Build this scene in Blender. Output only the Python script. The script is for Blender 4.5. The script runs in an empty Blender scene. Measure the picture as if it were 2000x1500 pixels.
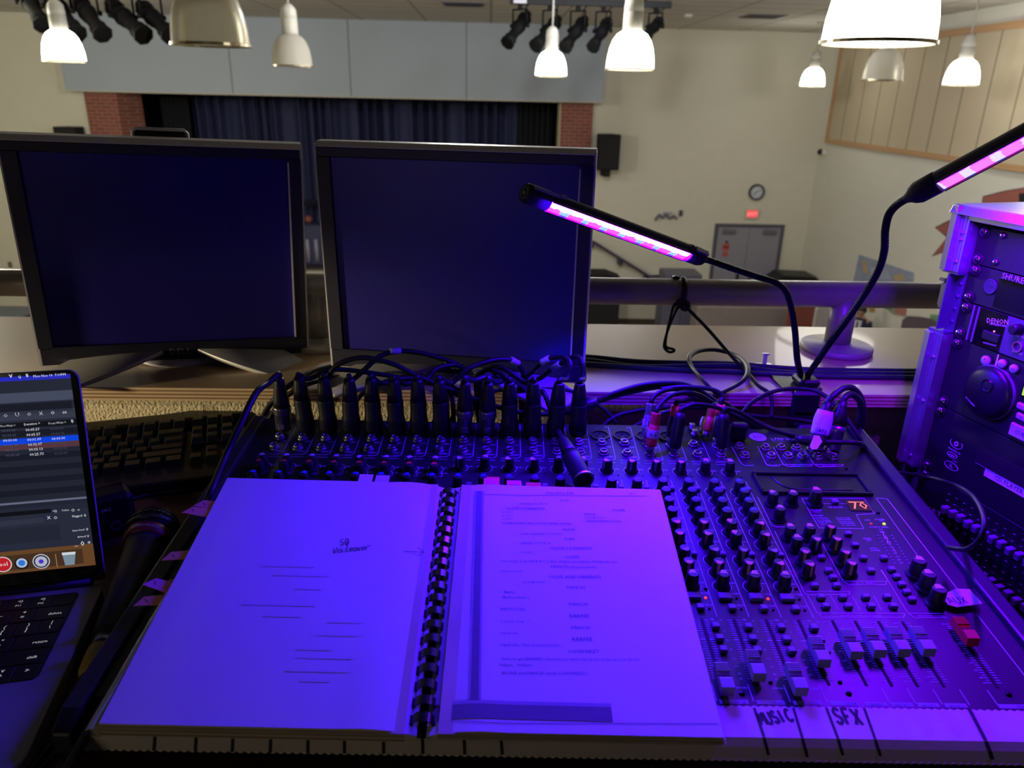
import bpy, math, random
from mathutils import Vector, Matrix

# ---------------------------------------------------------------- camera
H = 1.22                       # eye height above the balcony floor (z = 0)
EYE = Vector((0, 0, H))
FPX = 1475.0                   # focal length in pixels of the 2000 x 1500 frame
_p, _y, _r = math.radians(21.1), math.radians(2.0), math.radians(1.3)
FWD = Vector((math.sin(_y)*math.cos(_p), math.cos(_y)*math.cos(_p), -math.sin(_p)))
_rt = Vector((math.cos(_y), -math.sin(_y), 0)); _up = _rt.cross(FWD)
RGT = _rt*math.cos(_r) + _up*math.sin(_r); UPV = -_rt*math.sin(_r) + _up*math.cos(_r)
S = bpy.context.scene
COL = S.collection
cam_data = bpy.data.cameras.new('camera'); cam = bpy.data.objects.new('camera', cam_data); COL.objects.link(cam)
cam_data.sensor_width = 36; cam_data.lens = 36*FPX/2000; cam_data.clip_start = .02; cam_data.clip_end = 100
cam_data.dof.use_dof = True; cam_data.dof.focus_distance = .82; cam_data.dof.aperture_fstop = 8.5
m3 = Matrix((RGT, UPV, -FWD)).transposed()
cam.matrix_world = Matrix.Translation(EYE) @ m3.to_4x4()
S.camera = cam

# ---------------------------------------------------------------- world and exposure
wd = bpy.data.worlds.new('world'); S.world = wd; wd.use_nodes = True
wd.node_tree.nodes['Background'].inputs[0].default_value = (.9, .85, 1, 1)
wd.node_tree.nodes['Background'].inputs[1].default_value = .0015
S.view_settings.view_transform = 'Standard'; S.view_settings.look = 'None'
S.view_settings.exposure = 0; S.view_settings.gamma = 1; S.view_settings.use_curve_mapping = False
LAMP = 12.0      # radiance of a lit pendant dome
LED = 3.5        # scale of the grow-lamp strip
def light(name, kind, loc, aim, col, power, size=.1, size_y=None, spread=None):
    d = bpy.data.lights.new(name, kind); d.energy = power; d.color = col
    if kind == 'AREA':
        d.size = size
        if size_y: d.shape = 'RECTANGLE'; d.size_y = size_y
        if spread: d.spread = spread
    else: d.shadow_soft_size = size
    o = bpy.data.objects.new(name, d); COL.objects.link(o); o.location = loc
    if aim is not None: o.rotation_euler = (Vector(aim)-Vector(loc)).to_track_quat('-Z', 'Y').to_euler()
    return o
# ceiling lamps of the hall that hang outside the frame
light('hall_pendant_light', 'POINT', (-6.7, 9.0, 1.5), None, (1, .95, .78), 420, .2)
light('hall_pendant_light', 'POINT', (-.2, 7.2, 2.33), None, (1, .97, .95), 360, .2)
light('hall_pendant_light', 'POINT', (1.6, 9.2, 2.33), None, (.97, .96, 1.08), 150, .2)
light('hall_pendant_light', 'POINT', (5.6, 7.5, 1.9), None, (.98, .97, 1.02), 60, .2)
_d = light('warm_wall_spot', 'SPOT', (-2.0, .40, .93), (-.40, 1.03, .785), (1, .82, .55), 125, .05)  # added warm spot to brighten the wall below the ledge and the keyboard
_d.data.spot_size = math.radians(17.5); _d.data.spot_blend = .7
light('low_warm_fill', 'AREA', (-1.0, -1.2, 1.0), (-.3, .5, .80), (1, .82, .62), 1.5, .25)  # added low fill behind the viewer, for upright front faces

# ---------------------------------------------------------------- helpers
def at(px, py, x=None, y=None, z=None):
    """the point of the place seen at a pixel, on a plane of constant x, y or z"""
    d = RGT*((px-1000)/FPX) - UPV*((py-750)/FPX) + FWD
    t = (z-H)/d.z if z is not None else (y/d.y if y is not None else x/d.x)
    return EYE + d*t
def lin(c):
    if isinstance(c, str):
        c = [int(c[i:i+2], 16)/255 for i in (0, 2, 4)]
        c = [x/12.92 if x <= .04045 else ((x+.055)/1.055)**2.4 for x in c]
    return tuple(c)
_M = {}
def mat(name, col, rough=.5, metal=0., var=.08, scale=30., bump=0., spec=.5, emit=None, es=1., stretch=None, coat=0., trans=0., bscale=None):
    if name in _M: return _M[name]
    m = bpy.data.materials.new(name); m.use_nodes = True; nt = m.node_tree; b = nt.nodes['Principled BSDF']
    c = lin(col)
    tc = nt.nodes.new('ShaderNodeTexCoord'); nz = nt.nodes.new('ShaderNodeTexNoise'); nz.inputs['Scale'].default_value = scale; nz.inputs['Detail'].default_value = 4
    src = tc.outputs['Object']
    if stretch:
        mp = nt.nodes.new('ShaderNodeMapping'); mp.inputs['Scale'].default_value = stretch; nt.links.new(src, mp.inputs[0]); src = mp.outputs[0]
    nt.links.new(src, nz.inputs['Vector'])
    mx = nt.nodes.new('ShaderNodeMix'); mx.data_type = 'RGBA'
    mx.inputs['A'].default_value = (*[max(0, x*(1-var)) for x in c], 1); mx.inputs['B'].default_value = (*[min(1, x*(1+var)) for x in c], 1)
    nt.links.new(nz.outputs['Fac'], mx.inputs['Factor']); nt.links.new(mx.outputs['Result'], b.inputs['Base Color'])
    b.inputs['Roughness'].default_value = rough; b.inputs['Metallic'].default_value = metal; b.inputs['Specular IOR Level'].default_value = spec
    b.inputs['Coat Weight'].default_value = coat; b.inputs['Transmission Weight'].default_value = trans
    if emit is not None:
        b.inputs['Emission Color'].default_value = (*lin(emit), 1); b.inputs['Emission Strength'].default_value = es
    if bump:
        n2 = nz
        if bscale:
            n2 = nt.nodes.new('ShaderNodeTexNoise'); n2.inputs['Scale'].default_value = bscale; n2.inputs['Detail'].default_value = 3; nt.links.new(src, n2.inputs['Vector'])
        bp = nt.nodes.new('ShaderNodeBump'); bp.inputs['Strength'].default_value = bump; bp.inputs['Distance'].default_value = .004
        nt.links.new(n2.outputs['Fac'], bp.inputs['Height']); nt.links.new(bp.outputs['Normal'], b.inputs['Normal'])
    _M[name] = m; return m
def brick_mat(name, c1, c2, mortar, w, h, ms, axis='XZ', bump=.3, rough=.8):
    m = mat(name, c1, rough); nt = m.node_tree; b = nt.nodes['Principled BSDF']
    tc = nt.nodes.new('ShaderNodeTexCoord'); sp = nt.nodes.new('ShaderNodeSeparateXYZ'); cb = nt.nodes.new('ShaderNodeCombineXYZ')
    nt.links.new(tc.outputs['Object'], sp.inputs[0])
    nt.links.new(sp.outputs[axis[0]], cb.inputs['X']); nt.links.new(sp.outputs[axis[1]], cb.inputs['Y'])
    br = nt.nodes.new('ShaderNodeTexBrick'); nt.links.new(cb.outputs[0], br.inputs['Vector'])
    br.inputs['Scale'].default_value = 1; br.inputs['Brick Width'].default_value = w; br.inputs['Row Height'].default_value = h; br.inputs['Mortar Size'].default_value = ms
    for k, c in (('Color1', c1), ('Color2', c2), ('Mortar', mortar)): br.inputs[k].default_value = (*lin(c), 1)
    nt.links.new(br.outputs['Color'], b.inputs['Base Color'])
    bp = nt.nodes.new('ShaderNodeBump'); bp.inputs['Strength'].default_value = bump; bp.inputs['Distance'].default_value = .004; bp.invert = True
    nt.links.new(br.outputs['Fac'], bp.inputs['Height']); nt.links.new(bp.outputs['Normal'], b.inputs['Normal'])
    return m, br
def glow(name, col, es=1.): return mat(name, '000000', .6, emit=col, es=es, var=0, spec=.1)

_G = {}
def glyphs(s, shear=0.):
    k = (s, shear)
    if k not in _G:
        cu = bpy.data.curves.new('lettering', 'FONT'); cu.body = s; cu.resolution_u = 1; cu.shear = shear; cu.fill_mode = 'FRONT'
        o = bpy.data.objects.new('lettering', cu); me = bpy.data.meshes.new_from_object(o)
        v = [(p.co.x, p.co.y) for p in me.vertices]; f = [tuple(p.vertices) for p in me.polygons]
        bpy.data.objects.remove(o); bpy.data.curves.remove(cu); bpy.data.meshes.remove(me)
        _G[k] = (v, f, min(p[0] for p in v), max(p[0] for p in v))
    return _G[k]

def spline(pts, n=6):
    P = [Vector(p) for p in pts]
    if len(P) < 3: return P
    out = []
    for i in range(len(P)-1):
        p0 = P[i-1] if i else P[0]*2-P[1]; p1 = P[i]; p2 = P[i+1]; p3 = P[i+2] if i+2 < len(P) else P[-1]*2-P[-2]
        for k in range(n):
            t = k/n
            out.append(.5*((2*p1)+(p2-p0)*t+(2*p0-5*p1+4*p2-p3)*t*t+(3*p1-p0-3*p2+p3)*t**3))
    out.append(P[-1]); return out
def frame(o, z, x=None):
    z = Vector(z).normalized(); x = Vector(x) if x is not None else (Vector((1, 0, 0)) if abs(z.x) < .9 else Vector((0, 1, 0)))
    x = (x-z*x.dot(z)).normalized(); y = z.cross(x)
    m = Matrix((x, y, z)).transposed().to_4x4(); m.translation = o; return m
def T(x=0, y=0, z=0): return Matrix.Translation((x, y, z))
def RX(a): return Matrix.Rotation(math.radians(a), 4, 'X')
def RY(a): return Matrix.Rotation(math.radians(a), 4, 'Y')
def RZ(a): return Matrix.Rotation(math.radians(a), 4, 'Z')

class MB:
    def __init__(s): s.v = []; s.f = []; s.mi = []; s.sm = []
    def add(s, vs, fs, mi=0, sm=False, M=None):
        o = len(s.v); s.v += [tuple(M @ Vector(v)) for v in vs] if M is not None else [tuple(v) for v in vs]
        for f in fs: s.f.append(tuple(i+o for i in f)); s.mi.append(mi); s.sm.append(sm)
        return s
    def box(s, x0, x1, y0, y1, z0, z1, mi=0, c=0., M=None):
        if not c:
            vs = [(x, y, z) for x in (x0, x1) for y in (y0, y1) for z in (z0, z1)]
            fs = [(0, 1, 3, 2), (4, 6, 7, 5), (0, 4, 5, 1), (2, 3, 7, 6), (0, 2, 6, 4), (1, 5, 7, 3)]
            return s.add(vs, fs, mi, False, M)
        c = min(c, (x1-x0)*.49, (y1-y0)*.49, (z1-z0)*.49)
        vs = []; ix = {}
        X, Y, Z = (x0, x1), (y0, y1), (z0, z1); I = (1, -1)
        for a in (0, 1):
            for b in (0, 1):
                for d in (0, 1):
                    ix[a, b, d, 0] = len(vs); vs.append((X[a], Y[b]+I[b]*c, Z[d]+I[d]*c))
                    ix[a, b, d, 1] = len(vs); vs.append((X[a]+I[a]*c, Y[b], Z[d]+I[d]*c))
                    ix[a, b, d, 2] = len(vs); vs.append((X[a]+I[a]*c, Y[b]+I[b]*c, Z[d]))
        fs = []
        q = [(0, 0), (0, 1), (1, 1), (1, 0)]
        for a in (0, 1):
            fs.append([ix[a, b, d, 0] for b, d in (q if a else q[::-1])][::-1 if 0 else 1])
            fs.append([ix[b, a, d, 1] for b, d in (q[::-1] if a else q)])
            fs.append([ix[b, d, a, 2] for b, d in (q if a else q[::-1])])
        for a in (0, 1):
            for b in (0, 1):
                fs.append([ix[a, b, 0, 0], ix[a, b, 1, 0], ix[a, b, 1, 1], ix[a, b, 0, 1]])
                fs.append([ix[a, 0, b, 0], ix[a, 1, b, 0], ix[a, 1, b, 2], ix[a, 0, b, 2]])
                fs.append([ix[0, a, b, 1], ix[1, a, b, 1], ix[1, a, b, 2], ix[0, a, b, 2]])
                for d in (0, 1): fs.append([ix[a, b, d, k] for k in (0, 1, 2)])
        return s.add(vs, fs, mi, False, M)
    def lathe(s, prof, n=24, mi=0, M=None, cap0=True, cap1=True, a0=0., a1=360., sm=True):
        full = abs(a1-a0) >= 359.9; k = n if full else n+1
        vs = []
        for r, z in prof:
            for i in range(k):
                a = math.radians(a0+(a1-a0)*i/n); vs.append((r*math.cos(a), r*math.sin(a), z))
        for j in range(len(prof)-1):
            fs = []
            for i in range(n):
                i2 = (i+1) % k; fs.append((j*k+i, j*k+i2, (j+1)*k+i2, (j+1)*k+i))
            s_ = sm
            o = len(s.v)
            if j == 0: s.add(vs, fs, mi, s_, M); base = o
            else:
                for f in fs: s.f.append(tuple(q+base for q in f)); s.mi.append(mi); s.sm.append(s_)
        if full:
            if cap0 and prof[0][0] > 1e-6: s.f.append(tuple(base+i for i in range(k))[::-1]); s.mi.append(mi); s.sm.append(False)
            if cap1 and prof[-1][0] > 1e-6: s.f.append(tuple(base+(len(prof)-1)*k+i for i in range(k))); s.mi.append(mi); s.sm.append(False)
        return s
    def tube(s, pts, r, n=8, mi=0, res=6, flat=None, M=None, cap=True):
        P = spline(pts, res) if res else [Vector(p) for p in pts]
        R = r if callable(r) else (lambda t: r)
        up = None; vs = []; L = len(P)
        for i, p in enumerate(P):
            t = (P[min(i+1, L-1)]-P[max(i-1, 0)])
            t = t.normalized() if t.length > 1e-9 else Vector((0, 0, 1))
            if up is None: up = Vector((0, 0, 1)) if abs(t.z) < .9 else Vector((1, 0, 0))
            up = (up-t*up.dot(t)).normalized(); sd = t.cross(up); rr = R(i/(L-1))
            for k in range(n):
                a = 2*math.pi*k/n; vs.append(p+sd*(math.cos(a)*rr*(flat or 1))+up*(math.sin(a)*rr))
        fs = [(j*n+k, j*n+(k+1) % n, (j+1)*n+(k+1) % n, (j+1)*n+k) for j in range(L-1) for k in range(n)]
        s.add(vs, fs, mi, True, M)
        if cap: s.add([], [], mi); o = len(s.v)-len(vs); s.f += [tuple(o+k for k in range(n))[::-1], tuple(o+(L-1)*n+k for k in range(n))]; s.mi += [mi, mi]; s.sm += [False, False]
        return s
    def prism(s, poly, z0, z1, mi=0, M=None, mtop=None):
        n = len(poly); vs = [(x, y, z0) for x, y in poly]+[(x, y, z1) for x, y in poly]
        fs = [(i, (i+1) % n, n+(i+1) % n, n+i) for i in range(n)]+[tuple(range(n))[::-1]]
        s.add(vs, fs, mi, False, M)
        o = len(s.v)-2*n; s.f.append(tuple(o+n+i for i in range(n))); s.mi.append(mi if mtop is None else mtop); s.sm.append(False)
        return s
    def sphere(s, r, n=16, m=10, mi=0, M=None, sz=1.):
        return s.lathe([(max(1e-7, r*math.sin(math.pi*j/m)), -r*sz*math.cos(math.pi*j/m)) for j in range(m+1)], n, mi, M, False, False)
    def text(s, t, p0, p1, mi=0, h=.0002, hs=1., M=None, shear=0., f=None):
        """letters fitted between two points of a plane; f(u,v) lifts them onto a curved sheet"""
        v, fc, a, b = glyphs(t, shear); d = Vector((p1[0]-p0[0], p1[1]-p0[1])); k = d.length/(b-a); d.normalize(); e = Vector((-d.y, d.x))
        vs = []
        for x, y in v:
            q = Vector(p0)+d*((x-a)*k)+e*(y*k*hs); vs.append((q.x, q.y, h+(f(q.x, q.y) if f else 0)))
        return s.add(vs, fc, mi, False, M)
    def textc(s, t, c, size, mi=0, h=.0002, M=None, ang=0., hs=1.):
        v, fc, a, b = glyphs(t); w = (b-a)*size/2; d = Vector((math.cos(ang), math.sin(ang)))*w
        return s.text(t, (c[0]-d.x, c[1]-d.y), (c[0]+d.x, c[1]+d.y), mi, h, hs, M)
    def ring(s, c, r0, r1, z0, z1, n=20, mi=0, M=None, a0=0., a1=360.):
        vs = []; k = n if abs(a1-a0) > 359.9 else n+1
        for i in range(k):
            a = math.radians(a0+(a1-a0)*i/n)
            for r in (r0, r1):
                for z in (z0, z1): vs.append((c[0]+r*math.cos(a), c[1]+r*math.sin(a), z))
        fs = []
        for i in range(n):
            p = 4*i; q = 4*((i+1) % k)
            fs += [(p+1, p+3, q+3, q+1), (p+2, p, q, q+2), (p, p+1, q+1, q), (p+3, p+2, q+2, q+3)]
        return s.add(vs, fs, mi, False, M)
    def mesh(s, name, mats):
        me = bpy.data.meshes.new(name); me.from_pydata(s.v, [], s.f)
        for m in mats: me.materials.append(m)
        me.polygons.foreach_set('material_index', s.mi); me.polygons.foreach_set('use_smooth', s.sm); me.update(); return me
    def part(s, name, mats, parent=None, M=None, bevel=0., label=None):
        mats = mats if isinstance(mats, (list, tuple)) else [mats]
        return link(name, s.mesh(name, mats), parent, M, bevel, label)
def link(name, me, parent=None, M=None, bevel=0., label=None):
    o = bpy.data.objects.new(name, me); COL.objects.link(o)
    if parent is not None: o.parent = parent
    if M is not None: o.matrix_basis = M
    if bevel:
        b = o.modifiers.new('edge', 'BEVEL'); b.width = bevel; b.segments = 2; b.limit_method = 'ANGLE'
    if label: o['label'] = label
    return o
def tag(o, label, cat, group=None):
    o['label'] = label; o['category'] = cat; o['kind'] = 'thing'
    if group: o['group'] = group
    return o
def thing(name, label, cat, M=None, group=None):
    o = bpy.data.objects.new(name, None); COL.objects.link(o); o.empty_display_size = .05
    if M is not None: o.matrix_world = M
    return tag(o, label, cat, group)
def solo(mb, name, mats, label, cat, group=None, bevel=0., M=None): return tag(mb.part(name, mats, None, M, bevel), label, cat, group)
def struct(mb, name, mats, parent=None, bevel=0.):
    o = mb.part(name, mats, parent, None, bevel)
    if parent is None: o['kind'] = 'structure'
    return o
def dup(o, M=None, parent=None, label=None):
    c = o.copy(); COL.objects.link(c)
    if parent is not None: c.parent = parent
    if M is not None: c.matrix_basis = M
    if label: c['label'] = label
    for ch in list(o.children): dup(ch, None, c)
    return c
class Surf:
    """a flat sheet of the place; loc() reads where a pixel's line of sight meets it"""
    def __init__(s, M): s.M = M; s.o = M.translation; s.x, s.y, s.n = (M.col[i].to_3d() for i in range(3))
    def loc(s, px, py, h=0.):
        d = RGT*((px-1000)/FPX)-UPV*((py-750)/FPX)+FWD; o = s.o+s.n*h-EYE
        q = d*(o.dot(s.n)/d.dot(s.n))-o; return (q.dot(s.x), q.dot(s.y))

# ---------------------------------------------------------------- materials
m_black = mat('black_plastic', '121214', .45); m_blackm = mat('matte_black', '0c0c0e', .75); m_rubber = mat('black_rubber', '101013', .42, spec=.5)
m_chrome = mat('chrome', 'b8b8bc', .18, 1.); m_steel = mat('brushed_steel', '9a9aa0', .35, 1.); m_alu = mat('anodised_aluminium', 'c4c4cc', .38, .85)
m_silver = mat('silver_plastic', 'd2d0d4', .45, .0); m_white = mat('white_plastic', 'd8d6d0', .45); m_grey = mat('grey_plastic', '77767c', .5)
m_ink = mat('black_ink', '15121c', .8); m_print = mat('white_print', 'c9c9d4', .6); m_paper = mat('paper', 'e2dfd8', .9, var=.02)
m_cream = mat('painted_block_cream', 'cfc6a6', .75, var=.04, scale=3., bump=.15, bscale=60)
m_dark = mat('dark_hole', '030304', .8)
# ================================================================ THE ROOM
FL, CE, YB, XR, XL, YF = -3.48, 2.43, 16.0, 6.75, -11.5, -3.5
m_wallb, _ = brick_mat('block_wall_cream', 'd3d0be', 'd1cebc', 'cfccba', .4, .2, .006, 'XZ', .12, .8)
m_wallr, _ = brick_mat('block_wall_ivory', 'd3d1c4', 'd1cfc2', 'cecdc0', .4, .2, .006, 'YZ', .12, .8)
m_brick, _ = brick_mat('red_brick', '8d4c40', '7d4238', '8b7567', .2, .068, .008, 'XZ', .4, .85)
m_ceil, _ = brick_mat('ceiling_tiles', 'cdcbc2', 'c8c6bd', '9b998f', 1.2, .6, .02, 'XY', .2, .9); _.offset = 0
m_floor = mat('vinyl_floor', '6d5f50', .45, scale=2.)
m_beam = mat('grey_fascia_paint', 'a2acb8', .7, var=.03, scale=2.)
m_wood = mat('oak_trim', 'b58e66', .5, var=.18, scale=8, stretch=(1, .15, 6))
m_board = mat('acoustic_board', 'b9ac92', .85, var=.06, scale=60)
m_seam = mat('board_seam', '7c7262', .9)
mb = MB(); mb.box(XL, XR, YF, YB+2.6, FL-.1, FL); struct(mb, 'floor', [m_floor])
mb = MB(); mb.box(XL-.1, XR+.1, YF, YB+2.6, CE, CE+.1); struct(mb, 'ceiling', [m_ceil])
SX0, SX1, BZ = -7.9, 2.05, at(650, 190, y=15.7).z     # stage opening and the underside of the fascia above it
mb = MB(); mb.box(XL, SX0, YB, YB+.2, FL, CE); mb.box(SX1, XR+.1, YB, YB+.2, FL, CE); mb.box(SX0, SX1, YB, YB+.2, BZ, CE); mb.box(SX0, SX1, YB, YB+.2, FL, -2.45)
struct(mb, 'wall_back', [m_wallb])
mb = MB(); mb.box(XR, XR+.1, YF, YB, FL, CE); struct(mb, 'wall_right', [m_wallr])
mb = MB(); mb.box(XL-.1, XL, YF, YB+2.6, FL, CE); struct(mb, 'wall_left', [m_wallr])
mb = MB(); mb.box(XL-.1, XR+.1, YF-.1, YF, FL, CE); struct(mb, 'wall_front', [mat('bounce_absorbing_black', '141416', .9)])  # unseen wall; its black is added to keep bounce light off the pages
mb = MB(); mb.box(XL, XR, YF, 1.3, 2.34, CE-.001); struct(mb, 'ceiling_bounce_blocker', [mat('bounce_absorbing_black', '141416', .9)])  # unseen black panel added to block ceiling bounce onto the pages
mb = MB(); mb.box(XL, XR, YF, 1.02, -.12, 0); struct(mb, 'floor_balcony', [m_floor])
m_parapet, _b = brick_mat('parapet_block', 'cabd96', 'c5b890', 'b3a680', .4, .2, .012, 'XZ', .6, .85)
_nt = m_parapet.node_tree; _nz = _nt.nodes.new('ShaderNodeTexNoise'); _nz.inputs['Scale'].default_value = 240; _nz.inputs['Detail'].default_value = 3
_bp = _nt.nodes.new('ShaderNodeBump'); _bp.inputs['Strength'].default_value = .55; _bp.inputs['Distance'].default_value = .006
_nt.links.new(_nt.nodes.new('ShaderNodeTexCoord').outputs['Object'], _nz.inputs['Vector']); _nt.links.new(_nz.outputs['Fac'], _bp.inputs['Height'])
_pb = _nt.nodes['Principled BSDF']; _old = _pb.inputs['Normal'].links[0].from_socket; _nt.links.new(_old, _bp.inputs['Normal']); _nt.links.new(_bp.outputs['Normal'], _pb.inputs['Normal'])
mb = MB(); mb.box(XL, XR, 1.02, 1.26, FL, .8188); struct(mb, 'wall_parapet', [m_parapet])
# stage: platform, side wings, back
m_stagefloor = mat('stage_floor', '3a3330', .6); m_void = mat('stage_black', '0d0d12', .9)
mb = MB(); mb.box(SX0-1, SX1+1, YB+.2, YB+2.6, FL, -2.4); struct(mb, 'floor_stage', [m_stagefloor])
mb = MB(); mb.box(SX0-1, SX1+1, YB+2.5, YB+2.6, -2.4, CE); mb.box(SX0-1, SX0-.95, YB+.2, YB+2.5, -2.4, CE); mb.box(SX1+.95, SX1+1, YB+.2, YB+2.5, -2.4, CE); struct(mb, 'wall_stage', [m_void])
# brick piers
mb = MB(); mb.box(SX0, SX0+.62, YB-.06, YB+.2, FL, BZ); mb.prism([(SX0+.62, YB-.06), (SX0+.86, YB+.5), (SX0+.5, YB+.5)], FL, BZ); struct(mb, 'wall_pier_brick', [m_brick])
mb = MB(); mb.box(SX1-.64, SX1, YB-.06, YB+.2, FL, BZ); mb.box(SX1-.66, SX1-.64, YB-.04, YB+.5, FL, BZ, 1); struct(mb, 'wall_pier_brick', [m_brick, m_cream])
# fascia above the stage
a, b = at(128, 178, y=15.7), at(1177, 200, y=15.7)
mb = MB(); mb.box(a.x, b.x, 15.7, YB, BZ, CE)
for px, py in ((452, 150), (684, 150), (911, 150)):
    x = at(px, py, y=15.7).x; mb.box(x-.012, x+.012, 15.697, 15.7, BZ, CE, 1)
mb.box(a.x, b.x, 15.69, 15.7, BZ, BZ+.025, 2)
struct(mb, 'trim_1', [m_beam, mat('fascia_seam', '7f8588', .8), mat('fascia_edge', 'b9b4a4', .7)])
# right wall: framed acoustic panel
mb = MB(); y1 = 15.55; mb.box(XR-.04, XR, 2.0, y1, .5, 2.12, 0)
y = 15.0
while y > 3: mb.box(XR-.042, XR-.04, y-.012, y+.012, .5, 2.12, 1); y -= .61
struct(mb, 'trim_2', [m_board, m_seam])
mb = MB(); mb.box(XR-.07, XR, 2.0, y1+.1, .42, .5); mb.box(XR-.07, XR, 2.0, y1+.1, 2.12, 2.21); mb.box(XR-.07, XR, y1, y1+.1, .5, 2.12); struct(mb, 'trim_3', [m_wood])
# skirting along the far wall
mb = MB(); mb.box(SX1, XR, YB-.015, YB, FL, FL+.1); struct(mb, 'baseboard_back', [mat('skirting', '4b4136', .6)])

# double door
dl, dr = at(1397, 437, y=YB).x, at(1532, 437, y=YB).x; DZ = -1.27
m_door = mat('door_paint', '8f8d98', .45, var=.03); m_dframe = mat('door_frame_paint', '54525e', .5)
door = bpy.data.objects.new('door_1', None); COL.objects.link(door); door.location = ((dl+dr)/2, YB, FL); door['kind'] = 'structure'
hw = (dr-dl)/2; hh = DZ-FL
mb = MB(); mb.box(-hw, -hw+.07, -.04, .05, 0, hh); mb.box(hw-.07, hw, -.04, .05, 0, hh); mb.box(-hw+.07, hw-.07, -.04, .05, hh-.07, hh); mb.part('door_frame', [m_dframe], door)
for s in (-1, 1):
    x0, x1 = sorted((s*.004, s*(hw-.07))); mb = MB(); mb.box(x0, x1, -.03, .02, .01, hh-.072); lf = mb.part('door_leaf', [m_door], door)
    xa, xb = sorted((s*.1, s*.17)); mb = MB(); mb.box(xa, xb, -.05, -.03, .78, 1.16, 0, .005); mb.part('pull_handle', [mat('dark_handle', '4a4852', .4, .6)], lf)
    xa, xb = sorted((s*.3, s*.58)); mb = MB(); mb.box(xa, xb, -.09, -.03, hh-.2, hh-.11, 0, .01); mb.box(xa+.05, xa+.08, -.08, -.06, hh-.11, hh-.085); mb.part('door_closer', [mat('closer_grey', '6c6a74', .45)], lf)

# ================================================================ THINGS IN THE HALL
# pendant lamps -------------------------------------------------
m_lit = glow('lit_acrylic', (1., .965, .86), LAMP); m_host = mat('lamp_housing_white', 'aeaca2', .55)
m_acr = mat('prismatic_acrylic', 'f0eee2', .3, var=.06, scale=60, stretch=(1, 1, .1), trans=.72, bump=.12)
m_acr.node_tree.nodes['Principled BSDF'].inputs['IOR'].default_value = 1.08
m_rim = mat('lamp_rim', 'b7ad93', .25, .9)
DOME = [(.062, .30), (.085, .295), (.125, .27), (.158, .225), (.182, .16), (.196, .08), (.2, .02), (.202, 0)]
def pend_meshes(lit):
    d = MB(); inner = [(r-.006, z-.004 if z > .01 else z) for r, z in DOME][::-1]
    d.lathe(DOME[::-1]+([] if lit else DOME[::1][:0])+[], 40, 0, None, False, True)
    if not lit: d.lathe(inner, 40, 0, None, False, False)
    else: d.lathe([(.0001, .012), (.198, .012)], 40, 0, None, False, False)
    r = MB(); r.ring((0, 0), .199, .209, -.006, .008, 40)
    h = MB(); h.lathe([(.075, .29), (.082, .31), (.082, .43), (.078, .435), (.078, .445), (.082, .45), (.074, .53), (.045, .565), (.02, .58)], 28)
    return [('dome', d.mesh('dome', [m_lit if lit else m_acr])), ('rim', r.mesh('rim', [m_rim])), ('housing', h.mesh('housing', [m_host]))]
PM = {True: pend_meshes(True), False: pend_meshes(False)}
def pendant(px, py, w, lit, label):
    Z = FPX*.405/w; d = RGT*((px-1000)/FPX)-UPV*((py-750)/FPX)+FWD; p = EYE+d*Z; p.z = 1.425
    t = thing('pendant_lamp', label, 'lamp', T(*p), 'dome pendant lamps over the hall')
    for n, me in PM[lit]: link(n, me, t)
    s = MB(); s.lathe([(.011, .57), (.011, CE-p.z-.02)], 10); s.part('stem', [m_host], t)
    s = MB(); s.lathe([(.06, CE-p.z-.03), (.06, CE-p.z)], 18); s.part('canopy', [m_host], t)
    if lit: pass
pendant(127, 121, 76, True, 'lit dome pendant lamp hanging in front of the row of five black spotlights')
pendant(413, 92, 146, False, 'large unlit clear ribbed dome pendant above the monitor with the raised stand')
pendant(571, 124, 77, False, 'small unlit clear dome pendant with a white neck in front of the grey fascia')
pendant(1076, 144, 62, True, 'small lit dome pendant in front of the second spotlight of the short bar')
pendant(1230, 135, 93, True, 'lit dome pendant at the end of the short black spotlight bar')
pendant(1586, 166, 46, True, 'smallest lit dome pendant, hanging by the corner beside the framed wall panel')
pendant(1709, 107, 207, True, 'largest lit dome pendant with a steel rim, cut by the top of the picture')
pendant(1722, 157, 74, False, 'unlit clear dome pendant half hidden below the largest lit dome')
pendant(1875, 168, 63, True, 'lit dome pendant on a long rod in front of the boarded wall panel')
# white cylinder on the ceiling
p = at(635, 27, y=9.2); mb = MB(); mb.lathe([(.055, p.z), (.085, p.z+.02), (.085, CE)], 24)
solo(mb, 'ceiling_can', [m_host], 'short white cylinder fixture hanging from the ceiling between two unlit pendants', 'fixture')

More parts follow.
